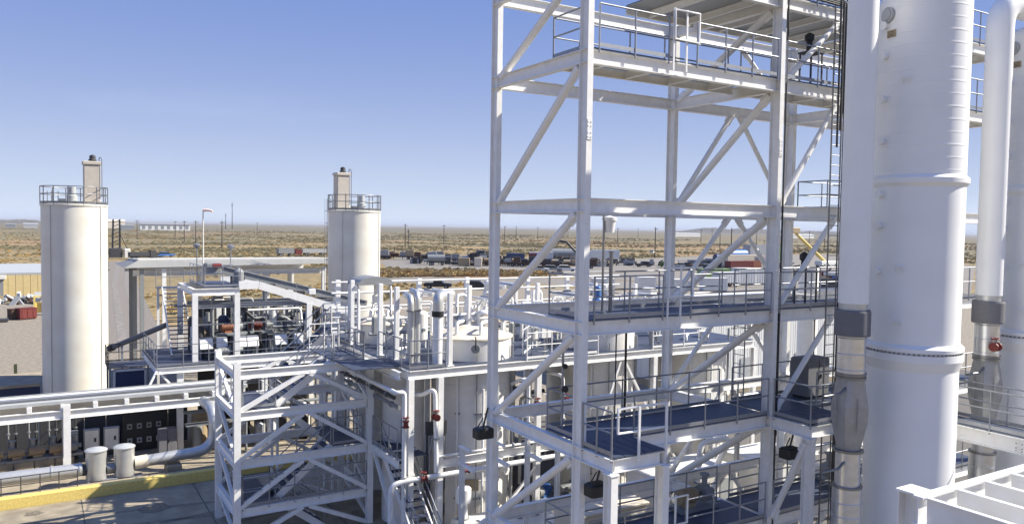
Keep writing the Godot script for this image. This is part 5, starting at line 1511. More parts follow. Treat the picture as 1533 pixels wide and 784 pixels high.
# ------------------------------------------------------------------ ground-level plant behind and below the tower
func under_tower():
	var o := thing("metal_building", "bright white sheet-metal building seen behind the tower's right bay", "building", V(52, 0, -46))
	for k in 24:
		var s := ST(); var x := 40.0 + k * 1.0
		bevbox(s, V(x, 0.5, -40.3), V(x + 0.97, 5.9, -40.0), 0.02)
		for j in 3: bevbox(s, V(x + 0.2 + j * 0.28, 0.55, -40.0), V(x + 0.28 + j * 0.28, 5.85, -39.988), 0.005)
		ob("wall_panel", s, "far_white", o)
	for k in 12:
		var s := ST(); bevbox(s, V(40.0, 0.5, -41.3 - k), V(40.3, 5.9, -40.33 - k), 0.02); ob("wall_panel", s, "far_white", o)
	var s := ST(); box(s, V(39.9, 0, -52.4), V(64.1, 0.49, -39.9)); ob("plinth", s, "concrete", o)
	s = ST(); box(s, V(39.8, 5.91, -52.6), V(64.2, 6.1, -39.8)); ob("roof", s, "far_white", o)
	s = ST(); for k in 3: box(s, V(44.0 + k * 6.0, 0.5, -39.95), V(45.2 + k * 6.0, 2.7, -39.93))
	ob("door", s, "panel_grey", o)
	var boxes := [[V(19.6, 0, -23.4), V(23.4, 2.7, -21.2), "tank", "white flat-topped equipment housing below the tower's lower walkway"], [V(15.6, 0, -22.6), V(18.4, 2.3, -20.8), "roof_beige", "beige flat-topped housing behind the tower's forward posts"], [V(25.4, 0, -24.0), V(28.4, 2.4, -21.6), "tank", "white housing below the walkway next to the tower's right column"], [V(20.4, 0, -19.0), V(22.2, 1.9, -17.6), "panel_grey", "light grey skid housing under the tower's lowest deck"]]
	for b in boxes:
		o = thing("equipment_housing", b[3], "enclosure", (b[0] + b[1]) / 2 * V(1, 0, 1))
		s = ST(); bevbox(s, b[0], b[1], 0.05); ob("body", s, b[2], o)
		s = ST(); bevbox(s, V(b[0].x - 0.06, b[1].y, b[0].z - 0.06), V(b[1].x + 0.06, b[1].y + 0.08, b[1].z + 0.06), 0.02); ob("lid", s, b[2], o)
		s = ST()
		for k in 3:
			var x: float = lerpf(b[0].x, b[1].x, (k + 0.5) / 3)
			box(s, V(x - 0.35, 0.2, b[1].z + 0.004), V(x + 0.35, b[1].y - 0.25, b[1].z + 0.02))
		ob("panel", s, "panel_grey", o)
	var pp := [[V(18.2, 0.05, -21.8), 0.3, "motor_blue", "blue pump set under the tower between the two housings"], [V(22.6, 3.6, -16.3), 1.2, "tank", "white motor set on the lowest tower deck"], [V(16.9, 3.62, -17.0), 0.0, "tan", "beige motor set on the lowest tower deck behind the forward post"], [V(13.4, 0.05, -18.2), 0.5, "dark", "dark pump set on the ground below the tower's left bay"], [V(15.4, 0.05, -17.0), 0.2, "grey", "grey pump set on the ground below the tower's left bay"], [V(24.8, 0.05, -19.4), 0.9, "dark", "dark pump set near the ladder foot"]]
	for q in pp: pump(q[0], q[1], q[3], q[2])
	# header lines and vertical lines seen through the tower
	var lines := [[fil([V(18.0, 4.5, -23.6), V(29.0, 4.5, -23.6)], 0.2), 0.12, "white", "thick white pipe running behind the tower's lower storey, upper of two"], [fil([V(17.0, 3.9, -23.2), V(29.0, 3.9, -23.2)], 0.2), 0.08, "galv", "grey pipe running behind the tower's lower storey, lower of two"], [fil([V(21.0, 0, -21.0), V(21.0, 4.1, -20.9), V(22.6, 4.1, -20.9), V(22.6, 2.8, -21.6)], 0.4), 0.11, "white", "white looped pipe over the white housing under the tower"], [fil([V(24.6, 0, -22.4), V(24.6, 5.2, -22.4), V(27.6, 5.2, -22.4)], 0.4), 0.11, "galv", "grey pipe bend left of the tower's right column foot"], [fil([V(22.2, 6.7, -17.0), V(22.2, 10.8, -17.0)], 0.2), 0.02, "dark", "thin dark cable rising beside the ladder"], [fil([V(14.0, 6.6, -17.3), V(14.0, 9.6, -17.3)], 0.2), 0.02, "black", "thin black rod between walkways in the tower's left bay, left one"], [fil([V(14.4, 6.6, -17.35), V(14.4, 9.6, -17.35)], 0.2), 0.035, "black", "thicker black rod between walkways in the tower's left bay, right one"], [fil([V(12.0, 16.5, -16.6), V(12.3, 18.4, -16.6), V(12.6, 18.7, -16.6)], 0.2), 0.03, "dark", "short dark hanging hose above the top walkway's left end"]]
	for q in lines:
		o = thing("service_pipe", q[3], "piping", q[0][0])
		s = ST(); tube(s, q[0], q[1], 10); ob("pipe", s, q[2], o)
		if q[1] > 0.06:
			s = ST()
			for f in [0.3, 0.7]:
				var p: Vector3 = (q[0][0] as Vector3).lerp(q[0][1], f); var d: Vector3 = (q[0][1] - q[0][0]).normalized()
				cyl(s, p, p + d * 0.06, q[1] + 0.07, 12)
			ob("flange", s, "grey", o)
	for k in 10:
		var x := 12.6 + k * 1.35
		o = thing("support_post", "slim white support post between tower and tank row, " + ORD[k] + " from the left", "post", V(x, 0, -23.9), "slim support posts between tower and tanks")
		s = ST(); ibm(s, V(x, 0, -23.9), V(x, 4.3, -23.9), 0.16, 0.15, V(0, 0, 1)); ob("shaft", s, "white", o)
		s = ST(); bar(s, V(x, 3.72, -24.1), V(x, 3.72, -23.0), 0.1, 0.12); bar(s, V(x, 4.33, -24.1), V(x, 4.33, -23.3), 0.1, 0.06); ob("arm", s, "white", o)
	for k in 8:
		o = thing("valve_station", "small valve station on the ground behind the tower, " + ORD[k] + " from the left", "valve", V(14.0 + k * 1.7, 0, -25.0), "valve stations behind the tower")
		var p := V(14.0 + k * 1.7, 0, -25.0)
		s = ST(); tube(s, fil([p, p + UP * 1.1, p + V(0.8, 1.1, 0), p + V(0.8, 0, 0)], 0.25), 0.08, 8); ob("loop", s, ["white", "galv", "grey"][k % 3], o)
		s = ST(); cyl(s, p + V(0.4, 1.18, 0), p + V(0.4, 1.5, 0), 0.04, 8); cyl(s, p + V(0.4, 1.5, 0), p + V(0.4, 1.53, 0), 0.16, 12); ob("handwheel", s, "red" if k % 3 == 0 else "dark", o)
	# tall background pieces at the right edge, between the vessels
	o = thing("rear_duct", "white round duct standing behind the nearest vessel", "duct", V(28.0, 0, -21.5))
	s = ST(); cyl(s, V(28.0, 0, -21.8), V(28.0, 10.5, -21.8), 0.4, 24); ob("duct", s, "white", o)
	s = ST(); cyl(s, V(28.0, 5.0, -21.8), V(28.0, 5.1, -21.8), 0.47, 24); cyl(s, V(28.0, 8.4, -21.8), V(28.0, 8.5, -21.8), 0.47, 24); ob("flange", s, "steel", o)

# ------------------------------------------------------------------ vehicles and containers in the storage yard
func prism(s: SurfaceTool, at: Vector3, B: Basis, prof: Array, w: float):
	var n := prof.size()
	var ps := PackedVector2Array(prof)
	var tri := Geometry2D.triangulate_polygon(ps)
	for side in [-1, 1]:
		for k in range(0, tri.size(), 3):
			var a: Vector3 = at + B * V(ps[tri[k]].x, ps[tri[k]].y, side * w); var b: Vector3 = at + B * V(ps[tri[k + 1]].x, ps[tri[k + 1]].y, side * w); var c: Vector3 = at + B * V(ps[tri[k + 2]].x, ps[tri[k + 2]].y, side * w)
			var nn := (b - a).cross(c - a)
			if nn.dot(B * V(0, 0, side)) < 0: t3(s, a, c, b)
			else: t3(s, a, b, c)
	var area := 0.0
	for i in n: area += ps[i].cross(ps[(i + 1) % n])
	for i in n:
		var p := ps[i]; var q := ps[(i + 1) % n]
		if area < 0:
			var t := p; p = q; q = t
		q4(s, at + B * V(p.x, p.y, w), at + B * V(p.x, p.y, -w), at + B * V(q.x, q.y, -w), at + B * V(q.x, q.y, w))

func wheel(o, p: Vector3, B: Basis, r := 0.36, w := 0.22):
	var s := ST(); cyl(s, p - B * V(0, 0, w / 2), p + B * V(0, 0, w / 2), r, 16)
	var t := ob("wheel", s, "tyre", o)
	s = ST(); cyl(s, p - B * V(0, 0, w / 2 + 0.01), p + B * V(0, 0, w / 2 + 0.01), r * 0.55, 12)
	var m := MeshInstance3D.new(); m.mesh = s.commit(); m.material_override = M["galv"]; m.name = "rim"; t.add_child(m, true)

func car(p: Vector3, yaw: float, m: String, label: String, kind := "pickup", group := ""):
	var o := thing("parked_" + kind, label, kind, p, group)
	var B := Basis(UP, yaw)
	var s := ST()
	var body := [Vector2(-2.6, 0.42), Vector2(2.6, 0.42), Vector2(2.65, 0.75), Vector2(2.5, 1.0), Vector2(1.2, 1.08), Vector2(-2.55, 1.08), Vector2(-2.65, 0.7)]
	var cab := [Vector2(-0.9, 1.085), Vector2(1.2, 1.085), Vector2(0.55, 1.72), Vector2(-0.75, 1.75)]
	if kind != "pickup":
		cab = [Vector2(-2.4, 1.085), Vector2(1.2, 1.085), Vector2(0.5, 1.62), Vector2(-1.9, 1.65)]
	prism(s, p, B, body, 0.92); ob("body", s, m, o)
	s = ST(); prism(s, p, B, cab, 0.8); ob("cab_windows", s, "glass", o)
	s = ST(); obx(s, p + B * V((cab[2].x + cab[3].x) / 2, 1.74, 0), B * V((cab[2].x - cab[3].x) / 2, 0, 0), UP * 0.03, B * V(0, 0, 0.78)); ob("roof", s, m, o)
	if kind == "pickup":
		s = ST(); obx(s, p + B * V(-1.75, 1.09, 0), B * V(0.78, 0, 0), UP * 0.006, B * V(0, 0, 0.75)); ob("bed", s, "black", o)
	for x in [-1.65, 1.65]:
		for z in [-0.82, 0.82]: wheel(o, p + B * V(x, 0.36, z), B)
	return o

func trailer_box(p: Vector3, yaw: float, L: float, W: float, H: float, m: String, label: String, group := "", called := "container", base := 0.15):
	var o := thing(called, label, "container" if called == "container" else "trailer", p, group)
	var B := Basis(UP, yaw)
	var s := ST(); obx(s, p + UP * (base + H / 2), B * V(L / 2, 0, 0), UP * H / 2, B * V(0, 0, W / 2))
	var n := int(L / 0.6)
	for k in n:
		for sd in [-1, 1]: obx(s, p + B * V(-L / 2 + (k + 0.5) * L / n, base + H / 2, sd * (W / 2 + 0.02)), B * V(0.12, 0, 0), UP * (H / 2 - 0.12), B * V(0, 0, 0.02))
	ob("body", s, m, o)
	s = ST(); obx(s, p + UP * (base + H + 0.02), B * V(L / 2 + 0.03, 0, 0), UP * 0.03, B * V(0, 0, W / 2 + 0.05)); ob("roof", s, m, o)
	s = ST()
	for sd in [-1, 1]: obx(s, p + B * V(L / 2 + 0.02, base + H / 2, sd * W * 0.24), B * V(0.02, 0, 0), UP * (H / 2 - 0.1), B * V(0, 0, W * 0.22))
	ob("door", s, m, o)
	if base > 0.5:
		for x in [-L * 0.35, -L * 0.25, L * 0.3]:
			for z in [-W * 0.4, W * 0.4]: wheel(o, p + B * V(x, 0.5, z), B, 0.5, 0.3)
	else:
		s = ST(); obx(s, p + UP * base / 2, B * V(L / 2 - 0.1, 0, 0), UP * (base / 2 - 0.005), B * V(0, 0, W / 2 - 0.1)); ob("skids", s, "dark", o)
	return o

func tank_trailer(p: Vector3, yaw: float, L: float, r: float, m: String, label: String, group := ""):
	var o := thing("tank_trailer", label, "tank trailer", p, group)
	var B := Basis(UP, yaw)
	var s := ST()
	tube(s, [p + B * V(-L / 2 - 0.25, 1.1 + r, 0), p + B * V(-L / 2, 1.1 + r, 0), p + B * V(L / 2, 1.1 + r, 0)], r, 20)
	ob("tank_shell", s, m, o)
	s = ST(); cyl(s, p + B * V(0, 1.05 + 2 * r, 0), p + B * V(0, 1.3 + 2 * r, 0), 0.35, 12); ob("hatch", s, "grey", o)
	s = ST(); obx(s, p + UP * 0.95, B * V(L / 2, 0, 0), UP * 0.12, B * V(0, 0, 0.5)); ob("chassis", s, "dark", o)
	for x in [-L * 0.38, -L * 0.25, L * 0.34]:
		for z in [-0.9, 0.9]: wheel(o, p + B * V(x, 0.5, z), B, 0.5, 0.3)

func flatbed(p: Vector3, yaw: float, L: float, cargo: int, label: String, group := ""):
	var o := thing("flatbed_trailer", label, "trailer", p, group)
	var B := Basis(UP, yaw)
	var s := ST(); obx(s, p + UP * 1.2, B * V(L / 2, 0, 0), UP * 0.15, B * V(0, 0, 1.25)); ob("deck", s, "rust", o)
	s = ST(); for z in [-0.45, 0.45]: obx(s, p + B * V(0, 0.95, z), B * V(L / 2 - 0.3, 0, 0), UP * 0.1, B * V(0, 0, 0.08))
	ob("chassis", s, "black", o)
	for x in [-L * 0.42, -L * 0.31, L * 0.36]:
		for z in [-1.0, 1.0]: wheel(o, p + B * V(x, 0.5, z), B, 0.5, 0.32)
	var r3 := RandomNumberGenerator.new(); r3.seed = int(absf(p.x) * 7)
	for k in cargo:
		s = ST()
		var x := -L / 2 + (k + 0.5) * L / cargo
		var h := r3.randf_range(0.7, 2.2)
		if k % 2 == 0: bevbox2(s, p + B * V(x, 1.36 + h / 2, 0), B, V(L / cargo * 0.42, h / 2, r3.randf_range(0.7, 1.15)))
		else: cyl(s, p + B * V(x - L / cargo * 0.4, 1.36 + 0.55, 0), p + B * V(x + L / cargo * 0.4, 1.36 + 0.55, 0), 0.55, 14)
		ob("cargo", s, ["rust", "dark", "grey", "galv", "tan", "black"][r3.randi() % 6], o)

func bevbox2(s: SurfaceTool, c: Vector3, B: Basis, h: Vector3):
	obx(s, c, B * V(h.x, 0, 0), UP * h.y, B * V(0, 0, h.z))

func lorry(p: Vector3, yaw: float, m: String, label: String, group := ""):
	var o := thing("truck", label, "truck", p, group)
	var B := Basis(UP, yaw)
	var s := ST(); prism(s, p, B, [Vector2(2.0, 0.7), Vector2(4.3, 0.7), Vector2(4.35, 1.7), Vector2(4.1, 1.9), Vector2(3.6, 2.9), Vector2(2.0, 3.0)], 1.15); ob("cab", s, m, o)
	s = ST(); obx(s, p + B * V(3.93, 2.35, 0), (B * V(0.24, -0.5, 0)).normalized() * 0.42, (B * V(0.5, 0.24, 0)).normalized() * 0.03, B * V(0, 0, 1.0)); ob("windscreen", s, "glass", o)
	s = ST(); obx(s, p + B * V(-1.2, 0.95, 0), B * V(3.1, 0, 0), UP * 0.15, B * V(0, 0, 0.5)); ob("chassis", s, "black", o)
	s = ST(); bevbox2(s, p + B * V(-1.2, 1.8, 0), B, V(2.9, 0.65, 1.1)); ob("service_body", s, ["grey", "dark", "tank"][int(absf(p.x)) % 3], o)
	for x in [-2.9, -1.8, 3.2]:
		for z in [-0.95, 0.95]: wheel(o, p + B * V(x, 0.5, z), B, 0.5, 0.3)

func yard():
	var s := ST()
	# left side: yellow building, red boxes, forklift-like lift, drilling rig
	var o := thing("yellow_building", "long pale yellow sheet building with white roof edge at the far left", "building", V(-20, 0, -150))
	for k in 42:
		var x := -40.0 + k * 1.0
		s = ST(); bevbox(s, V(x, 0, -146.0), V(x + 0.95, 3.3, -145.7), 0.02); ob("wall_panel", s, "bldg_yellow", o)
	s = ST(); box(s, V(-40, 0, -158), V(2.0, 3.3, -146.01)); ob("body", s, "bldg_yellow", o)
	s = ST(); prism(s, V(-19, 3.31, -152), Basis(UP, PI / 2), [Vector2(-6.3, 0.0), Vector2(6.6, 0.0), Vector2(6.6, 0.35), Vector2(0, 1.5), Vector2(-6.3, 0.35)], 21.5); ob("roof", s, "panel_grey", o)
	s = ST(); box(s, V(-16, 0, -145.69), V(-4.6, 2.7, -145.6)); ob("open_bay", s, "grey", o)
	s = ST(); bevbox(s, V(-16.3, 2.72, -145.8), V(-4.3, 3.25, -145.3), 0.03); ob("door_header", s, "far_white", o)
	for k in 11:
		s = ST(); bevbox(s, V(-15.9 + k * 1.05, 0, -145.59), V(-15.6 + k * 1.05, 2.65, -145.5), 0.02); ob("slat", s, "panel_grey", o)
	trailer_box(V(-1.25, 0, -111), 0.45, 1.9, 1.2, 1.2, "oxide", "small dark red steel box standing on the gravel, left middle distance")
	trailer_box(V(-2.55, 0, -111.3), 0.45, 0.9, 1.1, 1.1, "rust", "small rusty box left of the dark red steel box")
	o = thing("yellow_lift", "small yellow lift machine beside the dark red steel box", "lift", V(0.05, 0, -115.0))
	for x in [-0.45, 0.45]:
		s = ST(); bar(s, V(0.05 + x, 0.3, -115), V(0.05 + x, 2.5, -115), 0.22, 0.22); ob("mast", s, "yellow", o)
	s = ST(); bevbox(s, V(-0.5, 0.35, -115.9), V(0.6, 1.6, -115.1), 0.06); ob("body", s, "yellow", o)
	s = ST(); box(s, V(-0.4, 2.3, -115.8), V(0.5, 2.45, -115.0)); ob("canopy_top", s, "yellow", o)
	for x in [-0.55, 0.65]:
		for z in [-115.7, -115.2]:
			wheel(o, V(x, 0.3, z), Basis(UP, PI / 2), 0.3, 0.2)
	var r4 := RandomNumberGenerator.new(); r4.seed = 5
	o = thing("scrap_pile", "low heap of pale scrap pieces in front of the yellow building", "scrap heap", V(-2, 0, -132))
	for k in 34:
		s = ST(); var p := V(r4.randf_range(-9, 3), 0.1, r4.randf_range(-138, -130)); var B := Basis(V(r4.randf(), 1, r4.randf()).normalized(), r4.randf() * 6)
		obx(s, p + UP * 0.3, B * V(r4.randf_range(0.3, 1.3), 0, 0), B * V(0, r4.randf_range(0.05, 0.25), 0), B * V(0, 0, r4.randf_range(0.2, 0.6)))
		ob("scrap", s, ["panel_grey", "grey", "far_white", "rust"][k % 4], o)
	o = thing("flat_rack", "dark low rack lying on the gravel at the left edge", "rack", V(-4.2, 0, -109))
	s = ST(); bevbox(s, V(-6.0, 0.1, -109.6), V(-3.0, 0.4, -108.4), 0.04); ob("bed", s, "dark", o)
	o = thing("drill_rig", "dark drilling rig with twin-leg mast on the plain right of the left silo", "drilling rig", V(21.4, 0, -281))
	for x in [-0.9, 1.3]:
		s = ST(); bar(s, V(21.4 + x, 0.5, -281), V(21.6 + x * 0.85, 12.6, -281), 0.5, 0.5)
		ob("mast_leg", s, "black", o)
	for k in 9:
		s = ST(); bar(s, V(20.6, 1.5 + k * 1.25, -281), V(22.6, 2.3 + k * 1.25, -281), 0.18, 0.18); ob("lacing", s, "black", o)
	s = ST(); bevbox(s, V(19.6, 0.4, -282.5), V(23.4, 3.4, -279.5), 0.2); ob("substructure", s, "dark", o)
	s = ST(); bevbox(s, V(23.8, 0.4, -281.5), V(25.6, 3.2, -279), 0.2); ob("cab", s, "tank", o)
	s = ST(); bar(s, V(22.4, 8.5, -281), V(25.0, 3.0, -280.5), 0.2, 0.2); ob("back_stay", s, "black", o)
	lorry(V(28.5, 0, -272), 0.2, "dark", "dark truck standing right of the drilling rig")
	car(V(34.0, 0, -288), 0.1, "motor_blue", "blue pickup beside the canopy's left roof end", "pickup")
	car(V(38.0, 0, -292), 0.3, "motor_blue", "blue car second from the canopy's left roof end", "car")
	trailer_box(V(79, 0, -293), 0.1, 6, 2.5, 1.9, "grey", "grey van trailer showing above the canopy roof's right end", "", "van_trailer", 1.0)
	trailer_box(V(84.0, 0, -294.5), 0.1, 2.4, 2.5, 2.3, "oxide", "dark red container showing above the canopy roof's right end", "", "container", 0.15)
	trailer_box(V(92, 0, -300), 0.1, 10, 2.5, 1.4, "panel_grey", "pale van trailer next to the right silo's left edge", "", "van_trailer", 1.0)
	# main yard rows
	var yaw := -0.55
	flatbed(V(109.5, 0, -257), yaw, 14, 4, "loaded flatbed trailer, nearest the right-hand silo")
	flatbed(V(117, 0, -252), yaw, 14, 4, "loaded flatbed trailer, second from the right-hand silo")
	flatbed(V(113.5, 0, -238), yaw, 13, 5, "flatbed with low mixed load behind the silver horizontal tank")
	tank_trailer(V(104.5, 0, -216.5), yaw + 0.1, 5.0, 1.1, "grey", "short silver horizontal tank left of the tower")
	trailer_box(V(111, 0, -211), yaw, 3.4, 2.4, 2.3, "tan", "tan box right of the silver horizontal tank")
	trailer_box(V(114, 0, -207.5), yaw, 2.2, 2.2, 2.5, "roof_beige", "cream box in front of the loaded flatbeds")
	flatbed(V(122, 0, -228), yaw, 12, 4, "dark loaded flatbed in the middle of the yard")
	flatbed(V(121, 0, -208), yaw, 13, 6, "flatbed carrying pipe sections left of the tower's far left column")
	flatbed(V(133, 0, -228), yaw, 13, 5, "flatbed with machinery behind the blue box")
	trailer_box(V(135.5, 0, -221), yaw, 6, 2.5, 3.2, "blue", "blue box container just left of the tower's far left column")
	trailer_box(V(141, 0, -219), yaw, 2.6, 2.4, 3.2, "oxide", "dark red container just right of the tower's far left column")
	trailer_box(V(145, 0, -220), yaw, 8, 2.5, 2.9, "far_white", "white van trailer right of the dark red container in the tower's side bay", "", "van_trailer", 0.9)
	flatbed(V(130, 0, -200), yaw, 14, 6, "long flatbed with dark load in the tower's side bay")
	flatbed(V(138, 0, -190.5), yaw, 13, 5, "long low trailer with rusty load in front of the big silver tank")
	tank_trailer(V(156, 0, -222), yaw, 9, 1.9, "grey", "big silver tank trailer seen through the tower's side bay")
	trailer_box(V(165, 0, -226), yaw, 9, 2.6, 3.1, "far_white", "white van trailer behind the tower's near column", "", "van_trailer", 1.0)
	o = thing("loader_crane", "black folding loader crane arm beside the big silver tank", "crane", V(151, 0, -206))
	s = ST(); tube(s, [V(150, 0.3, -206), V(150.5, 3.2, -206), V(146.5, 7.6, -207.5), V(144.2, 7.8, -208.2), V(143.2, 6.9, -208.6)], 0.4, 8); ob("boom", s, "black", o)
	s = ST(); bevbox(s, V(148.5, 0.3, -207.5), V(152.5, 2.2, -204.5), 0.2); ob("base", s, "dark", o)
	# heaps of oilfield scrap, racks and machinery between the trailers
	var heaps := [[V(111, 0, -262), 16, 4.2, "tall dark machinery heap at the yard's left end behind the loaded flatbeds"], [V(120, 0, -246), 18, 3.6, "dark machinery heap behind the second flatbed"], [V(108, 0, -226), 18, 2.4, "low dark scrap heap behind the silver horizontal tank"], [V(117, 0, -214), 18, 2.6, "scrap and pipe heap right of the tan box"], [V(129, 0, -233), 18, 4.4, "dark scrap mound in the yard's middle with a peaked top"], [V(126, 0, -214), 20, 2.6, "dark rack heap left of the blue container"], [V(131, 0, -206), 20, 2.4, "dark equipment heap beside the tower's far left column"], [V(140, 0, -208), 20, 2.8, "dark machinery heap in the tower's side bay"], [V(148, 0, -198), 18, 2.4, "rusty machinery heap below the big silver tank"], [V(152, 0, -213), 16, 3.6, "dark equipment heap under the folding crane arm"], [V(180, 0, -196), 14, 2.6, "dark machinery right of the green bush"], [V(193, 0, -184), 16, 3.0, "dark machinery heap left of the rust-red containers"], [V(205, 0, -172), 16, 2.6, "dark heap right of the rust-red containers"], [V(171, 0, -216), 14, 2.2, "grey machinery heap behind the tan car"], [V(161, 0, -203), 16, 2.2, "low dark heap left of the black pickup by the green bush"], [V(178, 0, -176), 16, 2.4, "mixed heap in front of the dark truck in the right bay"], [V(171, 0, -172), 14, 2.0, "low mixed heap left of the rust-red container"], [V(212, 0, -190), 16, 3.4, "grey machinery heap behind the right column of the tower"], [V(146, 0, -104), 14, 2.4, "dark heap beside the blue and dark truck"], [V(166, 0, -126), 16, 3.0, "dark heap behind the ladder right of the red pallets"], [V(150, 0, -110), 14, 2.2, "dark heap below the boom truck by the ladder"]]
	var r6 := RandomNumberGenerator.new(); r6.seed = 91
	for q in heaps:
		o = thing("machinery_heap", q[3], "scrap heap", q[0])
		for k in q[1]:
			s = ST()
			var B := Basis(UP, -0.55 + r6.randf_range(-0.4, 0.4))
			var p: Vector3 = q[0] + Basis(UP, -0.55) * V(r6.randf_range(-6.5, 6.5), 0, r6.randf_range(-3.0, 3.0))
			var h := r6.randf_range(0.5, q[2])
			match k % 4:
				0: bevbox2(s, p + UP * h / 2, B, V(r6.randf_range(0.5, 1.9), h / 2, r6.randf_range(0.4, 1.0)))
				1: cyl(s, p + UP * h * 0.6, p + UP * h * 0.6 + B * V(r6.randf_range(1.5, 4.5), r6.randf_range(-0.2, 0.5), 0), r6.randf_range(0.15, 0.5), 10)
				2:
					var w := r6.randf_range(0.8, 2.2)
					for x in [-w, w]: bar(s, p + B * V(x, 0, 0), p + B * V(x * 0.8, h, 0), 0.16, 0.16)
					for f in [0.45, 0.98]: bar(s, p + B * V(-w, h * f, 0), p + B * V(w, h * f, 0), 0.14, 0.14)
				3: tube(s, [p, p + B * V(0.4, h * 0.7, 0.2), p + B * V(1.6, h, 0.3)], 0.2, 8)
			ob("piece", s, ["black", "dark", "rust", "grey", "dark", "galv", "tan", "black"][r6.randi() % 8], o)
	# cars and trucks by the far road
	car(V(117, 0, -178), -0.5, "far_white", "white pickup parked in front of the rusty trailer load", "pickup")
	car(V(125.5, 0, -177.5), -0.5, "far_white", "white car parked left of the tower's near column", "car")
	car(V(121.5, 0, -178.5), -0.55, "grey", "grey car between the white pickup and the white car", "car")
	car(V(170.5, 0, -212), 0.9, "tan", "tan car standing right of the white van trailers", "car")
	car(V(173.5, 0, -207), 1.2, "dark", "dark pickup standing right of the tan car", "pickup")
	car(V(166, 0, -192), -0.3, "black", "black pickup beside the green bush", "pickup")
	car(V(176.5, 0, -183), -0.2, "black", "black pickup just right of the tower's rear left column", "pickup")
	lorry(V(183, 0, -184), -0.4, "panel_grey", "pale truck right of the tower's rear left column")
	lorry(V(187, 0, -179), -0.4, "dark", "dark truck behind the right bay's lower brace")
	car(V(265, 0, -300), 0.6, "far_white", "small white car far out on the plain beside a pole", "car")
	trailer_box(V(177, 0, -226), yaw, 10, 2.6, 3.4, "far_white", "white van trailer by the tower's near column, right side", "", "van_trailer", 0.9)
	trailer_box(V(181.5, 0, -228), yaw, 5, 2.6, 3.0, "panel_grey", "light grey box trailer next to the white van trailer by the near column", "", "van_trailer", 0.9)
	# right: containers, tanks and a crane
	trailer_box(V(181, 0, -166), -0.1, 9, 2.6, 2.7, "oxide", "large rust-red container in the right bay")
	trailer_box(V(188, 0, -167), -0.1, 4.6, 2.6, 2.7, "orange", "orange-red container joined to the large rust-red one")
	trailer_box(V(192.5, 0, -168), -0.1, 2.4, 2.6, 3.8, "panel_grey", "narrow grey container right of the orange-red one")
	trailer_box(V(195.6, 0, -168.5), -0.1, 2.6, 2.6, 3.8, "oxide", "narrow dark red container next to the tower's right column")
	trailer_box(V(190, 0, -172.5), -0.1, 15, 2.6, 3.4, "roof_beige", "long cream trailer behind the rust-red containers", "", "van_trailer", 1.0)
	trailer_box(V(134.5, 0, -131), -0.2, 7.4, 2.6, 2.9, "green", "pale green container behind the walkway rail")
	trailer_box(V(140.5, 0, -132.5), -0.2, 3.0, 2.6, 2.9, "dark_green", "dark green container right of the pale green one")
	trailer_box(V(137.4, 0, -124.6), -0.25, 4.6, 3.0, 3.4, "far_white", "white site cabin right of the green containers", "", "site_cabin", 0.15)
	trailer_box(V(142, 0, -123.5), -0.25, 6.5, 2.6, 3.2, "far_white", "long white site cabin near the tower's right column", "", "site_cabin", 0.15)
	trailer_box(V(126.0, 0, -119), -0.2, 5.4, 2.5, 2.2, "far_white", "low white trailer below the pale green container", "", "van_trailer", 0.9)
	tank_trailer(V(222, 0, -205), 0.0, 8.5, 2.0, "motor_blue", "blue horizontal tank behind the rust-red containers")
	trailer_box(V(240, 0, -212), -0.1, 9, 4, 6.5, "panel_grey", "tall grey box building behind the blue tank")
	trailer_box(V(258, 0, -215), -0.1, 9, 4, 6.0, "green", "tall pale green box building behind the tower's right column")
	tank_trailer(V(200, 0, -190), -0.2, 7, 1.5, "blue", "dark blue tank trailer left of the rust-red containers")
	o = thing("boom_truck", "truck with raised yellow boom in the right bay", "crane truck", V(226, 0, -176))
	s = ST(); tube(s, [V(229.5, 1.5, -172), V(216.5, 12.0, -175)], 0.65, 8, true, 0.5); ob("boom", s, "yellow", o)
	s = ST(); bevbox(s, V(214.5, 11.6, -176), V(218.5, 13.4, -174), 0.2); ob("basket", s, "tan", o)
	s = ST(); bevbox(s, V(226, 0.8, -174), V(235, 2.2, -171), 0.2); ob("chassis", s, "far_white", o)
	for x in [227.5, 229.5, 233.5]:
		for z in [-173.8, -171.2]: wheel(o, V(x, 0.6, z), Basis(), 0.6, 0.4)
	o = thing("red_rack", "row of dark red pallets behind the ladder at the right", "pallet rack", V(160, 0, -117))
	for k in 6:
		s = ST(); bevbox(s, V(153 + k * 2.3, 0.1, -119 + k * 0.7), V(155 + k * 2.3, 3.0, -117 + k * 0.7), 0.1); ob("pallet", s, ["oxide", "rust", "dark"][k % 3], o)
	trailer_box(V(158, 0, -112), -0.3, 12, 2.5, 0.8, "far_white", "low white flat trailer in front of the dark red pallets", "", "van_trailer", 2.2)
	lorry(V(139, 0, -104), -0.4, "motor_blue", "blue and dark truck right of the tower's right column")
	car(V(133, 0, -100), -0.4, "far_white", "white pickup below the boom truck", "pickup")
	car(V(100, 0, -113), -0.3, "black", "black car on the access road behind the tank platform, left of the tower", "car")
	car(V(66, 0, -136), -0.6, "black", "black pickup on the access road just right of the right silo", "pickup")
	car(V(72, 0, -131), -0.6, "black", "low black car on the access road right of the right silo", "car")
	trailer_box(V(88, 0, -113), -0.4, 4, 2.4, 2.8, "far_white", "white site cabin left of the lamp pole foot", "", "site_cabin", 0.15)
	trailer_box(V(96.5, 0, -111), -0.4, 3.4, 2.4, 3.0, "far_white", "white site cabin between lamp pole and the rear left column", "", "site_cabin", 0.15)
	trailer_box(V(101.5, 0, -109.5), -0.4, 3.6, 2.4, 2.6, "far_white", "white site cabin touching the tower's rear left column", "", "site_cabin", 0.15)
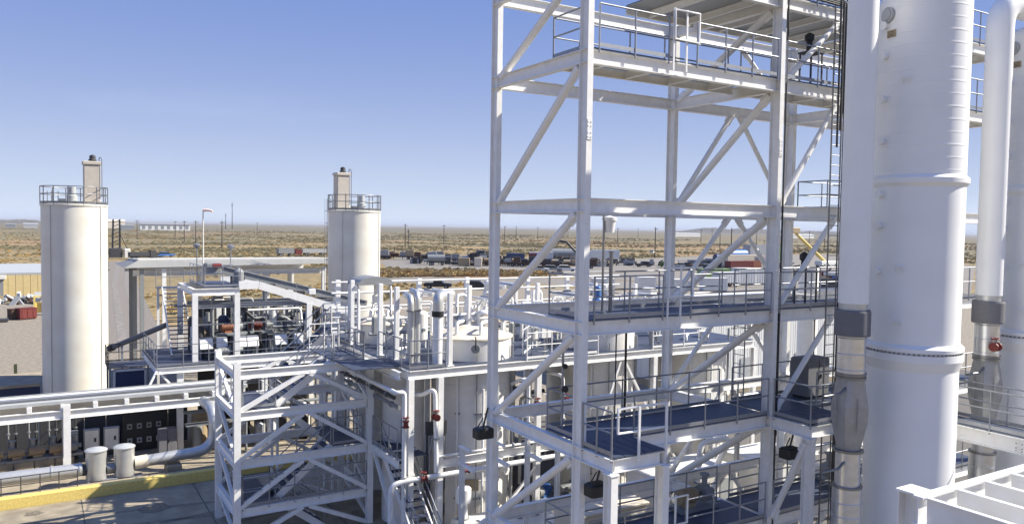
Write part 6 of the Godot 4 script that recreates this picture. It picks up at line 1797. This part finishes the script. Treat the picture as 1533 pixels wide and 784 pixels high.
	trailer_box(V(115, 0, -112), -0.4, 5, 2.4, 2.4, "far_white", "white site cabin just right of the tower's rear left column", "", "site_cabin", 0.15)
	# far buildings and masts
	o = thing("far_barracks", "long low white building with dark windows on the far plain, left of the windsock", "building", V(150, 0, -1195))
	s = ST(); box(s, V(122, 0, -1205), V(187, 8.5, -1195)); ob("body", s, "far_white", o)
	s = ST(); prism(s, V(154.5, 8.51, -1200), Basis(UP, PI / 2), [Vector2(-6, 0), Vector2(6, 0), Vector2(0, 2.4)], 33.0); ob("roof", s, "grey", o)
	for k in 8:
		s = ST(); box(s, V(125 + k * 8.0, 2.2, -1194.99), V(128.6 + k * 8.0, 6.8, -1194.7)); ob("window", s, "grey", o)
	var far := [[V(100, 0, -1420), V(44, 12, 10), "roof_beige", "wide tan hangar on the far plain right of the left silo"], [V(-32, 0, -1310), V(12, 5, 9), "grey", "small grey house on the far left horizon, leftmost"], [V(-8, 0, -1330), V(18, 6, 9), "panel_grey", "pale shed on the far left horizon, middle one"], [V(18, 0, -1300), V(16, 6, 9), "far_white", "white shed on the far left horizon, touching the left silo"], [V(105, 0, -1180), V(16, 6, 9), "grey", "small grey shed left of the long white building"], [V(1010, 0, -1060), V(70, 5, 14), "far_white", "pale flat depot on the far right horizon"], [V(1190, 0, -960), V(90, 6, 14), "far_white", "long pale depot on the far horizon beside the tower's right column"]]
	for q in far:
		o = thing("far_building", q[3], "building", q[0])
		var h: Vector3 = q[1]
		s = ST(); box(s, q[0] - V(h.x / 2, 0, h.z / 2), q[0] + V(h.x / 2, h.y, h.z / 2)); ob("body", s, q[2], o)
		s = ST(); prism(s, q[0] + UP * (h.y + 0.01), Basis(UP, PI / 2), [Vector2(-h.z * 0.55, 0), Vector2(h.z * 0.55, 0), Vector2(0, h.y * 0.25)], h.x * 0.51); ob("roof", s, q[2], o)
	for q in [[V(319.7, 0, -1562), 52.0, "taller grey radio mast on the horizon left of the right silo"], [V(309, 0, -1568), 30.0, "shorter grey radio mast on the horizon"], [V(180, 0, -410), 10.0, "small dark tank on a post at the horizon left of the right silo"]]:
		o = thing("radio_mast", q[2], "mast", q[0])
		s = ST(); tube(s, [q[0], q[0] + UP * q[1]], 0.9 if q[1] > 20 else 0.2, 6, true, 0.45 if q[1] > 20 else 0.2); ob("mast", s, "dark", o)
		s = ST(); cyl(s, q[0] + UP * (q[1] * 0.85), q[0] + UP * (q[1] * 0.9), 1.1 if q[1] > 20 else 0.7, 8); ob("antenna", s, "dark", o)
	# wooden utility poles across the plain
	var poles := [[58, -587], [90, -644], [77, -514], [73.5, -452], [73.8, -383], [191, -814], [165, -380], [228, -462], [326, -549], [372, -606], [445, -682], [523, -738], [489, -629], [416, -515], [660, -776], [223, -251], [474, -477], [600, -588], [387, -372], [233, -218], [456, -402], [562, -482], [623, -486], [490, -369]]
	poles.sort_custom(func(a, b): return atan2(a[0], -a[1]) < atan2(b[0], -b[1]))
	var first: Node3D = null
	var pi := 0
	for q in poles:
		var p := V(q[0], 0, q[1])
		var lab: String = "wooden utility pole with crossarm on the plain, " + ORD[pi] + " from the left"
		pi += 1
		if first == null:
			first = thing("utility_pole", lab, "utility pole", p, "utility poles on the desert plain")
			s = ST(); cyl(s, p, p + UP * 13.0, 0.26, 7, 0.17); ob("pole", s, "wood", first)
			s = ST(); bar(s, p + V(-1.3, 12.1, 0.25), p + V(1.3, 12.1, 0.25), 0.16, 0.2); ob("crossarm", s, "wood", first)
			s = ST(); for x in [-1.15, -0.4, 0.4, 1.15]: cyl(s, p + V(x, 12.2, 0.25), p + V(x, 12.5, 0.25), 0.08, 6)
			ob("insulators", s, "grey", first)
		else:
			copy(first, p, fmod(absf(p.x * 0.37), 1.2) - 0.6, lab, "utility poles on the desert plain")

# ------------------------------------------------------------------ brush on the plain
func bush_mesh(seed: int) -> ArrayMesh:
	var r := RandomNumberGenerator.new(); r.seed = seed
	var s := ST()
	for k in 34:
		var t := r.randf() * TAU; var q := r.randf_range(0.0, 0.62)
		var c := V(cos(t) * q, r.randf_range(0.05, 0.62) * (1.0 - q * 0.55), sin(t) * q)
		var up := (c + V(0, 0.25, 0)).normalized()
		var a := up.cross(V(r.randf() - 0.5, r.randf() - 0.5, r.randf() - 0.5)).normalized()
		var w := r.randf_range(0.10, 0.22); var h := r.randf_range(0.16, 0.36)
		t3(s, c - a * w, c + a * w, c + up * h + a * r.randf_range(-0.1, 0.1))
		t3(s, c - a.cross(up) * w, c + a.cross(up) * w, c + up * h * 0.8)
	return s.commit()

func scatter(called: String, pts: Array, cols: Array, sizes: Array, seed: int):
	var mm := MultiMesh.new()
	mm.transform_format = MultiMesh.TRANSFORM_3D
	mm.use_colors = true
	mm.mesh = bush_mesh(seed)
	mm.instance_count = pts.size()
	for i in pts.size():
		mm.set_instance_transform(i, Transform3D(Basis(UP, fmod(i * 2.39, TAU)).scaled(Vector3(sizes[i], sizes[i] * 0.62, sizes[i])), pts[i]))
		mm.set_instance_color(i, cols[i])
	var mi := MultiMeshInstance3D.new()
	mi.multimesh = mm; mi.material_override = M["bush"]; mi.name = called
	add_child(mi)
	mi.set_meta("kind", "stuff")
	return mi

func desert():
	var r := RandomNumberGenerator.new(); r.seed = 77
	var n1 := FastNoiseLite.new(); n1.seed = 19; n1.frequency = 0.012
	var yardp := PackedVector2Array([Vector2(80, -206), Vector2(98, -250), Vector2(125, -290), Vector2(190, -241), Vector2(290, -275), Vector2(440, -278), Vector2(300, -155), Vector2(160, -80), Vector2(100, -120), Vector2(55, -160), Vector2(78, -170), Vector2(112, -155), Vector2(112, -190)])
	var near := PackedVector2Array([Vector2(-90, 15), Vector2(-90, -160), Vector2(4, -160), Vector2(12.5, -97), Vector2(44, -113), Vector2(66, -141), Vector2(160, -85), Vector2(160, 15)])
	var roadp := PackedVector2Array([Vector2(4.5, -80), Vector2(10.5, -80), Vector2(16.5, -166), Vector2(26, -262), Vector2(18, -262), Vector2(11.2, -168)])
	var pts := [[], []]; var cols := [[], []]; var szs := [[], []]
	var tries := 0
	while pts[0].size() + pts[1].size() < 38000 and tries < 200000:
		tries += 1
		var d := 105.0 * pow(1300.0 / 105.0, pow(r.randf(), 0.75))
		var a := deg_to_rad(r.randf_range(-14.0, 78.0))
		var p := Vector2(sin(a) * d, -cos(a) * d)
		if Geometry2D.is_point_in_polygon(p, yardp) or Geometry2D.is_point_in_polygon(p, near) or Geometry2D.is_point_in_polygon(p, roadp): continue
		var k := n1.get_noise_2d(p.x, p.y)
		if r.randf() > 0.42 + k * 1.5: continue
		var gold := k < 0.05 and r.randf() < (0.55 if d < 420 else 0.25)
		var w := 0 if not gold else 1
		var v := r.randf_range(0.7, 1.25)
		pts[w].append(V(p.x, -0.05, p.y))
		cols[w].append(Color(0.36 * v, 0.31 * v, 0.17 * v) if w == 0 else Color(0.55 * v, 0.40 * v, 0.17 * v))
		szs[w].append(r.randf_range(0.4, 0.85) * (1.7 if r.randf() < 0.12 else 1.0) * (1.0 + d / 900.0))
	# dry brush along the berm in front of the yard
	for i in 420:
		var t := r.randf(); var side := r.randf_range(-1, 1)
		var p := V(62, 0, -178).lerp(V(113, 0, -172), t) + V(r.randf_range(-3, 3), 0, side * (10.0 - absf(t - 0.4) * 8.0))
		var w := 1 if r.randf() < 0.55 else 0
		var v := r.randf_range(0.6, 1.2)
		pts[w].append(p); szs[w].append(r.randf_range(0.8, 2.0))
		cols[w].append(Color(0.36 * v, 0.27 * v, 0.16 * v) if w == 0 else Color(0.50 * v, 0.36 * v, 0.15 * v))
	scatter("sage_brush", pts[0], cols[0], szs[0], 1)
	scatter("golden_brush", pts[1], cols[1], szs[1], 2)
	var g := thing("green_bush", "green leafy bush beside the black pickup in the yard", "bush", V(171, 0, -187))
	var mi := MeshInstance3D.new(); mi.mesh = bush_mesh(9); mi.scale = Vector3.ONE * 3.6; mi.name = "foliage"
	var bm := mat("bush_green", Color(0.35, 0.46, 0.22), 0.9); mi.material_override = bm
	g.add_child(mi)
	var st := ST(); cyl(st, V(171, 0, -187), V(171, 1.2, -187), 0.12, 8); ob("stem", st, "wood", g)
